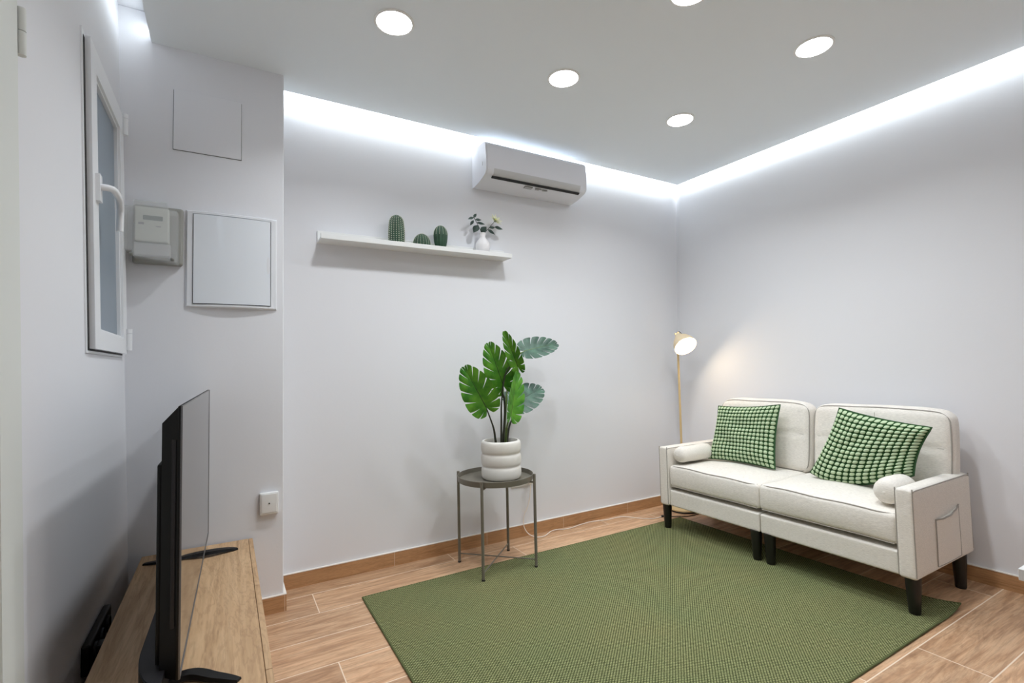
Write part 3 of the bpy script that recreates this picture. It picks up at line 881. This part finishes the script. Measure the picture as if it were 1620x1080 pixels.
pts = [(1.787, 2.888, .368), (1.789, 2.875, .33), (1.784, 2.885, .245), (1.762, 2.885, .186), (1.741, 2.888, .147), (1.736, 2.885, .077), (1.76, 2.87, .027), (1.80, 2.835, .006), (1.86, 2.825, .004), (1.945, 2.875, .004), (2.004, 2.885, .004), (2.085, 2.858, .004), (2.291, 2.888, .004), (2.433, 2.858, .004), (2.581, 2.847, .004), (2.66, 2.745, .004), (2.74, 2.685, .004), (2.83, 2.69, .004)]
tube(bm, [p-O for p in smooth_path(pts, 7)], .0032, 7); fin('cord', bm, M['cable'], cable, 60)
bm = BM(); box(bm, -.010, .012, -.013, .026, .352, .392, .005); fin('plug', bm, M['cable'], cable, 50)
bm = BM(); tube(bm, [p-O for p in smooth_path([(2.82, 2.69, .006), (2.85, 2.672, .008), (2.88, 2.655, .008)], 4)], .008, 8); fin('connector', bm, M['cable_b'], cable, 60)
bm = BM(); tube(bm, [p-O for p in smooth_path([(2.87, 2.66, .006), (2.90, 2.632, .005), (2.98, 2.587, .004), (3.10, 2.577, .004)], 6)], .003, 7); fin('lamp_lead', bm, M['cable_b'], cable, 60)

# ------------------------------------------------------------------ shelf and what stands on it
sh0, sh1 = .437, 1.632
shelf = thing('picture_shelf', 'long white picture ledge on the back wall below the air conditioner', 'shelf', (sh0, YN, 1.866))
SL = sh1-sh0
bm = BM(); box(bm, 0, SL, -.118, -.016, 0, .011, .0015, 1); fin('ledge', bm, M['white'], shelf, 40)
bm = BM(); box(bm, 0, SL, -.016, 0, 0, .070, .0015, 1); fin('back_panel', bm, M['white'], shelf, 40)
bm = BM(); box(bm, 0, SL, -.130, -.118, 0, .028, .0015, 1); fin('front_lip', bm, M['white'], shelf, 40)
SZ = 1.877

def cactus(x, y, r, h, ribs, label, kind):
    t = thing('cactus', label, 'cactus', (x, y, SZ), 'faux cacti on the ledge')
    bm = BM()
    def prof_r(s):     # s 0..1 up the body
        if kind == 'column': return r*(.90+.10*math.sin(PI*min(1, s*1.3)))*(1 if s < .74 else math.sqrt(max(0, 1-((s-.74)/.26)**2)))
        if kind == 'ball': return r*math.sqrt(max(0, 1-((s-.25)/.75)**2))*(.985 if s < .25 else 1)
        return r*(.60+.40*math.sin(PI/2*min(1, s/.62)))*(1 if s < .62 else math.sqrt(max(0, 1-((s-.62)/.38)**2)))
    N = 30
    ss = [1-(1-k/N)**1.5 for k in range(N+1)]
    lathe(bm, [(max(.002, prof_r(s)), h*s) for s in ss], ribs*6, mod=lambda a, i: 1-.10*(.5-.5*math.cos(ribs*a))**.8)
    fin('body', bm, M['cactus'], t, 60)
    bm = BM()
    if kind == 'column':
        for k in range(ribs):
            a = 2*PI*k/ribs
            for j in range(1, 17):
                s = j/17.2; rr = prof_r(s)+.0005
                bmesh.ops.create_icosphere(bm, subdivisions=1, radius=.0029, matrix=Matrix.Translation((rr*math.cos(a), rr*math.sin(a), h*s)))
    else:
        lo, hi = (.06, .985) if kind == 'ball' else (.62, .99)
        for k in range(ribs):
            a = 2*PI*k/ribs
            for j in range(14):
                s = lo+(hi-lo)*j/13; rr = prof_r(s)+.0006
                bmesh.ops.create_icosphere(bm, subdivisions=1, radius=.0019, matrix=Matrix.Translation((rr*math.cos(a), rr*math.sin(a), h*s)))
    sp = fin('spines', bm, M['spine'], t, 80); sp['kind'] = 'stuff'
cactus(.872, 2.845, .0475, .190, 20, 'tall dark green cactus dotted with white spines, leftmost on the white ledge', 'column')
cactus(1.028, 2.842, .054, .094, 18, 'squat round dark green cactus between the two taller ones on the ledge', 'ball')
cactus(1.152, 2.845, .044, .161, 12, 'pear-shaped dark green ribbed cactus, middle height, beside the squat one', 'pear')

vx, vy = 1.447, 2.848
vase = thing('bud_vase', 'small round white bud vase at the right end of the ledge', 'vase', (vx, vy, SZ))
bm = BM(); lathe(bm, [(.002, 0), (.027, 0), (.034, .010), (.043, .035), (.047, .060), (.0445, .080), (.034, .099), (.023, .111), (.0185, .122), (.0195, .146), (.0205, .150), (.0175, .150), (.016, .12), (.02, .105), (.03, .09)], 40, cap=False); fin('body', bm, M['vase'], vase, 60)

def flat_leaf(bm, p, q, wid, nrm):
    p, q = V(p), V(q); a = (q-p); L = a.length; a.normalize()
    nrm = V(nrm); nrm = (nrm-a*nrm.dot(a)).normalized(); s = nrm.cross(a)
    g = {}
    for i in range(9):
        t = i/8; w = wid*math.sin(PI*min(.995, max(.02, t))**.8)
        for j in range(5):
            k = j/2-1
            g[i, j] = bm.verts.new(p+a*L*t+s*w*k+nrm*(.12*wid*(1-k*k)*1.2-.15*L*t*t))
    for i in range(8):
        for j in range(4): bm.faces.new((g[i, j], g[i+1, j], g[i+1, j+1], g[i, j+1]))
def solid(bm, t=.0008): bmesh.ops.solidify(bm, geom=bm.faces[:], thickness=t)
sprig = thing('eucalyptus_sprig', 'grey-green leafy sprig leaning left out of the white bud vase', 'foliage', (vx-.002, vy, SZ+.06))
O = V((vx-.002, vy, SZ+.06))
bm = BM(); tube(bm, [V(p)-O for p in smooth_path([(1.446, 2.848, 1.94), (1.440, 2.847, 2.02), (1.412, 2.842, 2.074), (1.379, 2.838, 2.121)], 6)], .0016, 6); fin('stem', bm, M['stem'], sprig, 60)
for p, q, w in (((1.379, 2.838, 2.119), (1.338, 2.83, 2.104), .010), ((1.380, 2.838, 2.118), (1.396, 2.83, 2.146), .010), ((1.392, 2.84, 2.106), (1.434, 2.83, 2.110), .0105),
                ((1.380, 2.84, 2.100), (1.354, 2.835, 2.066), .010), ((1.404, 2.842, 2.088), (1.463, 2.835, 2.088), .010), ((1.410, 2.842, 2.072), (1.375, 2.83, 2.022), .022), ((1.436, 2.845, 2.032), (1.462, 2.822, 2.066), .022)):
    bm = BM(); flat_leaf(bm, V(p)-O, V(q)-O, w, (-.3, -.9, .3)); solid(bm); fin('leaf', bm, M['sprig'], sprig, 60)
O = V((vx+.004, vy, SZ+.06))
flw = thing('flower', 'pale yellow artificial flower leaning right out of the white bud vase', 'flower', O)
bm = BM(); tube(bm, [V(p)-O for p in smooth_path([(1.451, 2.848, 1.94), (1.460, 2.848, 2.02), (1.497, 2.85, 2.067), (1.533, 2.852, 2.109)], 6)], .0018, 6); fin('stem', bm, M['stem'], flw, 60)
for p, q, w in (((1.488, 2.85, 2.055), (1.536, 2.835, 2.030), .016), ((1.500, 2.85, 2.068), (1.545, 2.85, 2.082), .012), ((1.540, 2.85, 2.078), (1.598, 2.84, 2.074), .017)):
    bm = BM(); flat_leaf(bm, V(p)-O, V(q)-O, w, (0, -.85, .5)); solid(bm); fin('leaf', bm, M['sprig'], flw, 60)
fc = V((1.540, 2.848, 2.116))-O; fd = V((.30, -.75, .60)).normalized(); q = fd.to_track_quat('Z', 'Y').to_matrix()
for k in range(14):
    a = 2*PI*k/14; el = .75 if k % 2 else .45
    dr = q @ V((math.cos(a)*math.cos(el), math.sin(a)*math.cos(el), math.sin(el)))
    bm = BM(); flat_leaf(bm, fc, fc+dr*.052, .0115, q @ V((-math.cos(a), -math.sin(a), 1.2))); solid(bm, .0006); fin('petal', bm, M['petal'], flw, 60)
bm = BM(); bmesh.ops.create_icosphere(bm, subdivisions=2, radius=.009, matrix=Matrix.Translation(fc+fd*.010)); fin('flower_centre', bm, M['core'], flw, 60)
bm = BM(); lathe(bm, [(.002, -.006), (.010, .002), (.014, .012)], 14, fc, q.to_4x4()); fin('calyx', bm, M['stem_g'], flw, 60)

# ------------------------------------------------------------------ air conditioner
ac = thing('air_conditioner', 'white split air conditioner high on the back wall', 'air conditioner', (1.815, YN, 2.34))
def extr(bm, prof, x0, x1, r=.0):
    """prof in (depth towards the room, height); x runs along the wall"""
    A = [bm.verts.new((x0, -d, z)) for d, z in prof]; B = [bm.verts.new((x1, -d, z)) for d, z in prof]
    n = len(prof)
    for k in range(n): bm.faces.new((A[k], A[(k+1) % n], B[(k+1) % n], B[k]))
    bm.faces.new(A[::-1]); bm.faces.new(B)
def arc(c, r, a0, a1, n=6): return [(c[0]+r*math.cos(math.radians(a0+(a1-a0)*k/n)), c[1]+r*math.sin(math.radians(a0+(a1-a0)*k/n))) for k in range(n+1)]
def acprof(s):   # s shrinks the section a little for the end caps
    p = [(0, .0), (0, .250)]
    p += [(d, z) for d, z in arc((.165, .215), .035-s, 90, 10, 6)]
    p += [(.202-s, .19), (.206-s, .14), (.205-s, .09)]
    p += arc((.160-s, .072), .045, 5, -58, 7)
    p += [(.10, .010), (.03, .0)]
    return p
bm = BM(); extr(bm, acprof(0), -.392, .392); 
fin('body', bm, M['white_gloss'], ac, 32)
for s in (-1, 1):
    bm = BM(); extr(bm, acprof(.003), s*.392, s*.402); 
    fin('end_cap', bm, M['white_gloss'], ac, 32)
bm = BM()
a0 = arc((.160, .072), .0468, 2, -60, 9); a1 = arc((.160, .072), .0435, 2, -60, 9)
extr(bm, a0+a1[::-1], -.345, .345); lv = fin('louver', bm, M['ac_grey'], ac, 32)
bm = BM(); e = .0465
for d, z in ((.1865, .0315),):
    pass
extr(bm, [(.1845, .030), (.1745, .0245), (.166, .0405), (.176, .046)], -.343, .343); 
for v in bm.verts: v.co += V((0, .004, -.0045))
bm.free()
bm = BM(); extr(bm, [(.1835, .0328), (.1880, .0285), (.1712, .0188), (.1680, .0240)], -.35, .35); fin('air_slot', bm, M['dark'], ac, 30)
bm = BM(); box(bm, -.08, -.02, -.150, -.122, .016, .0235, .001, 1)
for v in bm.verts: v.co.z += (.150+v.co.y)*-.12
fin('sensor_window', bm, M['sticker'], ac, 30)
bm = BM()
for x0, x1, y0, y1 in ((.0, .05, -.150, -.146), (.01, .035, -.142, -.130), (.06, .10, -.146, -.140), (.065, .095, -.137, -.132)):
    box(bm, x0, x1, y0, y1, .013, .0215)
fin('printed_marks', bm, M['sticker'], ac, 30)
for s in (-1, 1):
    bm = BM(); box(bm, s*.4025-.0015, s*.4025+.0015, -.155, -.150, .10, .125, .0008, 1); fin('cover_clip', bm, M['ac_grey'], ac, 30)

# ------------------------------------------------------------------ column: hatch, fuse box, meter, aerial socket
ha = thing('access_panel', 'plain white inspection hatch, almost flush, high on the boxed column', 'access panel', (-.08, YP, 2.32))
bm = BM(); box(bm, -.1378, .1378, -.0012, .003, -.1445, .137); fin('seam_recess', bm, M['gap'], ha)
bm = BM(); rbox(bm, .272, .006, .281, .0028, 2, None, (0, -.0032, -.002)); fin('panel', bm, M['wall'], ha, 40)

fb = thing('fuse_box', 'white flush fuse box with a glossy pale door, right of the meter', 'fuse box', (.0245, YP, 1.679))
bm = BM()
W2, H2 = .1885, .224
def fbframe():
    o = []; n = 10
    def ring(w, h, bow, y):
        pts = []
        for cx, cz, dx, dz in ((-w, -h, 1, 0), (w, -h, 0, 1), (w, h, -1, 0), (-w, h, 0, -1)):
            for k in range(n):
                t = k/n; L = 2*w if dx else 2*h
                x, z = cx+dx*L*t, cz+dz*L*t
                yy = y-bow*(1-(x/w)**2)
                pts.append(bm.verts.new((x, yy, z)))
        return pts
    rs = [ring(W2, H2, 0, 0), ring(W2, H2, .014, -.004), ring(W2-.006, H2-.005, .016, -.010), ring(.1625, .2105, .016, -.011), ring(.1605, .2090, .016, -.004)]
    for a, b in zip(rs, rs[1:]):
        m = len(a)
        for k in range(m): bm.faces.new((a[k], a[(k+1) % m], b[(k+1) % m], b[k]))
    bm.faces.new(rs[0])
fbframe(); fin('box_frame', bm, M['box_frame'], fb, 35)
bm = BM(); n = 16; g = {}
for i in range(n+1):
    for j in range(2):
        x = -.1585+.317*i/n; z = (-.2065, .2065)[j]
        y = -.0125-.016*(1-(x/W2)**2)
        g[i, j, 0] = bm.verts.new((x, y, z)); g[i, j, 1] = bm.verts.new((x, y+.010, z))
for i in range(n):
    bm.faces.new((g[i, 0, 0], g[i+1, 0, 0], g[i+1, 1, 0], g[i, 1, 0])); bm.faces.new((g[i, 0, 1], g[i, 1, 1], g[i+1, 1, 1], g[i+1, 0, 1]))
    for j in (0, 1): bm.faces.new((g[i, j, 0], g[i+1, j, 0], g[i+1, j, 1], g[i, j, 1]))
for i in (0, n): bm.faces.new((g[i, 0, 0], g[i, 1, 0], g[i, 1, 1], g[i, 0, 1]))
dr = fin('door', bm, M['box_door'], fb, 35)
bm = BM(); box(bm, -.160, .160, -.006, -.004, -.2085, .2085); fin('door_gap', bm, M['dark'], fb)
bm = BM()
pts = [(.1565+.010*(abs(k-6)/6)**2-.010, -.0165-.001, -.045+.09*k/12) for k in range(13)]
lathe(bm, [(.002, 0), (.013, .0012), (.0145, .003)], 24, (0, 0, 0), Matrix.Rotation(PI/2, 4, 'X'))
for v in bm.verts:
    v.co.z *= 3.0; v.co.x = v.co.x*.55+.1505; v.co.z -= .01; v.co.y -= .0165
fin('finger_notch', bm, M['box_frame'], dr, 60)

mt = thing('electricity_meter', 'grey electricity meter under a cloudy clear cover beside the window', 'electricity meter', (-.28, YP, 1.76))
bm = BM(); rbox(bm, .185, .030, .262, .013, 6, None, (.015, -.0155, .007)); fin('base_plate', bm, M['meter_base'], mt, 40)
bm = BM(); rbox(bm, .120, .050, .150, .006, 4, None, (-.002, -.056, .040)); mb = fin('meter_case', bm, M['meter_body'], mt, 40)
bm = BM(); box(bm, -.034, .036, -.0822, -.080, .058, .078, .0006, 1); fin('display', bm, M['lcd'], mb)
bm = BM(); box(bm, .012, .030, -.0822, -.0808, .030, .035); fin('button', bm, M['sticker'], mb)
bm = BM(); box(bm, -.050, -.030, -.0822, -.0808, .036, .046); fin('button', bm, M['sticker'], mb)
bm = BM(); rbox(bm, .130, .040, .055, .005, 4, None, (-.002, -.051, -.066)); fin('terminal_cover', bm, M['ac_grey'], mt, 40)
# cover: stepped outline with a taller hood in the middle, hollow shell
def shell(bm, out, y0, y1, t):
    n = len(out)
    cx = sum(p[0] for p in out)/n; cz = sum(p[1] for p in out)/n
    def ins(k):
        x, z = out[k]; return (x-(t if x > cx else -t), z-(t if z > cz else -t))
    A = [bm.verts.new((x, y0, z)) for x, z in out]; B = [bm.verts.new((x, y1, z)) for x, z in out]
    C = [bm.verts.new((*[ins(k)[0]], y0, ins(k)[1])) for k in range(n)]; D = [bm.verts.new((ins(k)[0], y1+t, ins(k)[1])) for k in range(n)]
    for k in range(n):
        m = (k+1) % n
        bm.faces.new((A[k], A[m], B[m], B[k])); bm.faces.new((C[k], D[k], D[m], C[m])); bm.faces.new((A[k], C[k], C[m], A[m]))
    bm.faces.new(B); bm.faces.new(D[::-1])
bm = BM()
shell(bm, [(-.093, -.082), (-.066, -.084), (-.064, -.108), (.092, -.124), (.094, .092), (.088, .104), (.061, .106), (.052, .136), (-.066, .134), (-.067, .108), (-.095, .106)], -.028, -.104, .0025)
cv = fin('clear_cover', bm, M['poly'], mt, 30)
for x, z in ((.074, -.112), (-.070, -.100)):
    bm = BM(); lathe(bm, [(.007, 0), (.007, .006), (.003, .008)], 14, (x, -.104, z), Matrix.Rotation(PI/2, 4, 'X')); fin('cover_screw', bm, M['screw'], mt, 40)

sk = thing('aerial_socket', 'small square white aerial socket low on the column above the bench', 'socket', (.180, YP, .523))
bm = BM(); rbox(bm, .081, .022, .104, .005, 3, None, (0, -.011, 0)); fin('plate', bm, M['white'], sk, 40)
bm = BM(); rbox(bm, .066, .004, .088, .0019, 2, None, (0, -.0225, .002)); fin('cover', bm, M['white'], sk, 40)
bm = BM(); lathe(bm, [(.0032, 0), (.0032, .003)], 14, (.0, -.0237, .002), Matrix.Rotation(PI/2, 4, 'X')); fin('jack_hole', bm, M['dark'], sk, 40)

# black sockets on the west wall behind the bench
bs = thing('power_socket', 'black multi-way power socket on the window wall, just behind the wooden bench', 'socket', (xw(.335), 2.03, .335))
bm = BM(); rbox(bm, .022, .30, .088, .006, 4, None, (.011, 0, 0)); fin('plate', bm, M['tvblack'], bs, 40)
for k, y in enumerate((-.09, .0, .09)):
    bm = BM(); lathe(bm, [(.026, 0), (.026, .006), (.022, .006), (.021, .001), (.001, .001)], 24, (.022, y, 0), Matrix.Rotation(PI/2, 4, 'Y'), cap=False); fin('outlet', bm, M['tvblack'], bs, 40)
bm = BM(); box(bm, .024, .048, -.112, -.068, -.02, .022, .006); fin('plug', bm, M['tvblack'], bs, 40)

# ------------------------------------------------------------------ bench and television
BZ = .374
BX0, BX1, BY0, BY1 = -.309, .110, .90, 2.660
be = thing('tv_bench', 'long low light oak bench under the television along the window wall', 'tv bench', (-.1, 1.78, 0))
O = V((-.1, 1.78, 0))
def bfin(name, bm, m, parent=None, sm=30):
    for v in bm.verts: v.co -= O
    return fin(name, bm, m, parent or be, sm)
bm = BM(); box(bm, BX0, BX1-.0185, BY0, BY1, BZ-.018, BZ, .0008, 1); bfin('top_panel', bm, M['bench'])
for yy in (BY0, BY1-.018):
    bm = BM(); box(bm, BX0, BX1-.022, yy, yy+.018, .03, BZ-.018); bfin('side_panel', bm, M['bench'])
bm = BM(); box(bm, BX0, BX0+.012, BY0+.018, BY1-.018, .03, BZ-.018); bfin('back_panel', bm, M['bench'])
for k in range(3):
    L = (BY1-BY0)/3
    bm = BM(); box(bm, BX1-.017, BX1, BY0+L*k+.0012, BY0+L*(k+1)-.0012, .032, BZ-.0002, .0008, 1); bfin('front_flap', bm, M['bench'])
bm = BM(); box(bm, BX0+.03, BX1-.05, BY0+.04, BY1-.04, 0, .03); bfin('plinth', bm, M['dark'])

tv = thing('television', 'black flat-screen television on splayed feet, seen edge-on, on the oak bench', 'television', (-.079, 2.02, BZ))
O = V((-.079, 2.02, BZ))
y0, y1, xa, xb = 1.43, 2.60, -.0905, -.0645
zb, zt = .437, 1.078
ang = math.atan2(xb-xa, y1-y0)
Rm = Matrix.Rotation(-ang, 4, 'Z')
def tfin(name, bm, m, parent=None, sm=30):
    """built with the screen plane at x = 0, y along the screen; then turned into place"""
    for v in bm.verts: v.co = Rm @ v.co
    return fin(name, bm, m, parent or tv, sm)
HL = (y1-y0)/2; zb -= BZ; zt -= BZ
def yz_slab(bm, x0, x1, ya, yb, za, zc, bev=0): box(bm, x0, x1, ya, yb, za, zc, bev, 2)
bm = BM(); yz_slab(bm, -.008, -.0006, -HL, HL, zb, zt, .001); tfin('panel', bm, M['tvblack'])
bm = BM(); yz_slab(bm, -.0008, .0, -HL+.003, HL-.003, zb+.012, zt-.003); tfin('screen', bm, M['screen'])
bm = BM(); yz_slab(bm, -.003, .0015, -HL, HL, zb, zb+.010, .0008); yz_slab(bm, -.003, .0012, HL-.0025, HL, zb, zt); yz_slab(bm, -.003, .0012, -HL, -HL+.002, zb, zt); yz_slab(bm, -.003, .0012, -HL, HL, zt-.002, zt); tfin('bezel', bm, M['tvedge'])
# rear housing with a chamfered top
bm = BM()
hexa(bm, [(-.041, -HL+.012, zb+.012), (-.007, -HL+.001, zb), (-.007, HL-.001, zb), (-.041, HL-.012, zb+.012),
          (-.041, -HL+.012, zt-.040), (-.007, -HL+.001, zt-.001), (-.007, HL-.001, zt-.001), (-.041, HL-.012, zt-.040)])
rh = tfin('rear_housing', bm, M['tvblack'])
bm = BM(); yz_slab(bm, -.052, -.040, -HL+.03, HL-.2, zb+.03, zt-.14, .004); tfin('electronics_cover', bm, M['tvblack'], rh)
bm = BM(); yz_slab(bm, -.020, -.012, -HL-.0006, -HL+.012, zb+.12, zt-.08, .001); tfin('side_strip', bm, M['tvgrey'], rh)
# deep lower housing with a rounded end, ledge on top
bm = BM()
def ledge(bm, x1, ya, yb, za, zc, r, n=12, inset=0):
    out = [(-.030, ya+.0), ]
    cx = -.030
    for k in range(n+1):
        a = -PI/2-PI/2*k/n
        out.append((cx+(cx-x1)*math.cos(a), ya+r+r*math.sin(a)))
    out += [(x1, yb-r)]
    for k in range(n+1):
        a = PI-PI/2*k/n
        out.append((cx+(cx-x1)*math.cos(a), yb-r+r*math.sin(a)))
    A = [bm.verts.new((x, y, za)) for x, y in out[1:]]; B = [bm.verts.new((x, y, zc)) for x, y in out[1:]]
    m = len(A)
    for k in range(m): bm.faces.new((A[k], A[(k+1) % m], B[(k+1) % m], B[k]))
    bm.faces.new(A[::-1]); bm.faces.new(B)
ledge(bm, -.093, -HL-.055, HL-.30, .020, .088, .20)
tfin('lower_housing', bm, M['tvblack'], rh, 40)
bm = BM(); ledge(bm, -.091, -HL-.050, HL-.305, .088, .0895, .196); tfin('housing_ledge', bm, M['tvgrey'], rh, 40)
def foot(pts, wid):
    bm = BM(); P = smooth_path(pts, 8); n = len(P); prev = None
    for i, p in enumerate(P):
        t = i/(n-1); d = (P[min(i+1, n-1)]-P[max(i-1, 0)]).normalized(); s = d.cross(V((0, 0, 1))).normalized()
        w = wid*(.35+.65*math.sin(PI*min(.97, max(.03, t)))**.6)
        h = .006+.006*math.sin(PI*t)
        ring = [bm.verts.new(p-O+s*w), bm.verts.new(p-O-s*w), bm.verts.new(p-O-s*w*.8+V((0, 0, h))), bm.verts.new(p-O+s*w*.8+V((0, 0, h)))]
        if prev:
            for k in range(4): bm.faces.new((prev[k], prev[(k+1) % 4], ring[(k+1) % 4], ring[k]))
        else: bm.faces.new(ring[::-1])
        prev = ring
    bm.faces.new(prev)
    for p in (P[n//2],): pass
    return fin('foot', bm, M['tvblack'], tv, 30)
foot([(-.290, 2.545, BZ+.0005), (-.18, 2.515, BZ+.006), (-.075, 2.505, BZ+.012), (.0, 2.520, BZ+.007), (.046, 2.532, BZ+.0005)], .021)
foot([(-.285, 1.43, BZ+.0005), (-.18, 1.515, BZ+.003), (-.085, 1.552, BZ+.006), (-.02, 1.508, BZ+.003), (.032, 1.470, BZ+.0005)], .018)
bm = BM()
bm.free()
for y, x in ((2.505, -.085), (1.562, -.108)):
    bm = BM(); box(bm, x-.012, x+.010, y-.012, y+.012, BZ+.010, BZ+.10, .002, 1)
    for v in bm.verts: v.co -= O
    fin('foot_neck', bm, M['tvblack'], tv, 30)

# ------------------------------------------------------------------ white cabinet at the right edge of the photo
cb = thing('cabinet', 'white cabinet with an overhanging top at the right edge of the photo', 'cabinet', (1.314, .352, 0))
bm = BM(); box(bm, 0, .60, -.45, 0, .728, .75, .001, 1); fin('top', bm, M['white'], cb, 30)
bm = BM(); box(bm, .012, .60, -.45, -.010, .06, .728); fin('carcass', bm, M['white'], cb, 30)
bm = BM(); box(bm, .010, .0119, -.445, -.235, .07, .72); fin('door', bm, M['white'], cb, 30)
bm = BM(); box(bm, .010, .0119, -.225, -.015, .07, .72); fin('door', bm, M['white'], cb, 30)
bm = BM(); box(bm, .05, .58, -.42, -.04, 0, .06); fin('plinth', bm, M['white'], cb, 30)

# ------------------------------------------------------------------ camera
f, yaw, pit, rol = 778.883, .525895443, .0474377915, -.021420577
cy, sy_, cp, sp_ = math.cos(yaw), math.sin(yaw), math.cos(pit), math.sin(pit)
fw = V((sy_*cp, cy*cp, sp_)); rt = V((cy, -sy_, 0)); up = rt.cross(fw)
r2 = rt*math.cos(rol)+up*math.sin(rol); u2 = -rt*math.sin(rol)+up*math.cos(rol)
cd = bpy.data.cameras.new('camera'); co = bpy.data.objects.new('camera', cd); COL.objects.link(co)
cd.sensor_fit = 'HORIZONTAL'; cd.sensor_width = 36; cd.lens = 36*f/1620; cd.clip_start = .02
co.matrix_world = Matrix(((r2.x, u2.x, -fw.x, 0), (r2.y, u2.y, -fw.y, 0), (r2.z, u2.z, -fw.z, 1.16), (0, 0, 0, 1)))
scn.camera = co

vs_ = scn.view_settings
scn.display_settings.display_device = 'sRGB'
vs_.view_transform = 'Standard'; vs_.look = 'None'; vs_.gamma = 1; vs_.use_curve_mapping = False
vs_.exposure = -.36
scn.cycles.use_denoising = True
scn.cycles.max_bounces = 10
scn.cycles.diffuse_bounces = 6
scn.cycles.sample_clamp_indirect = 6
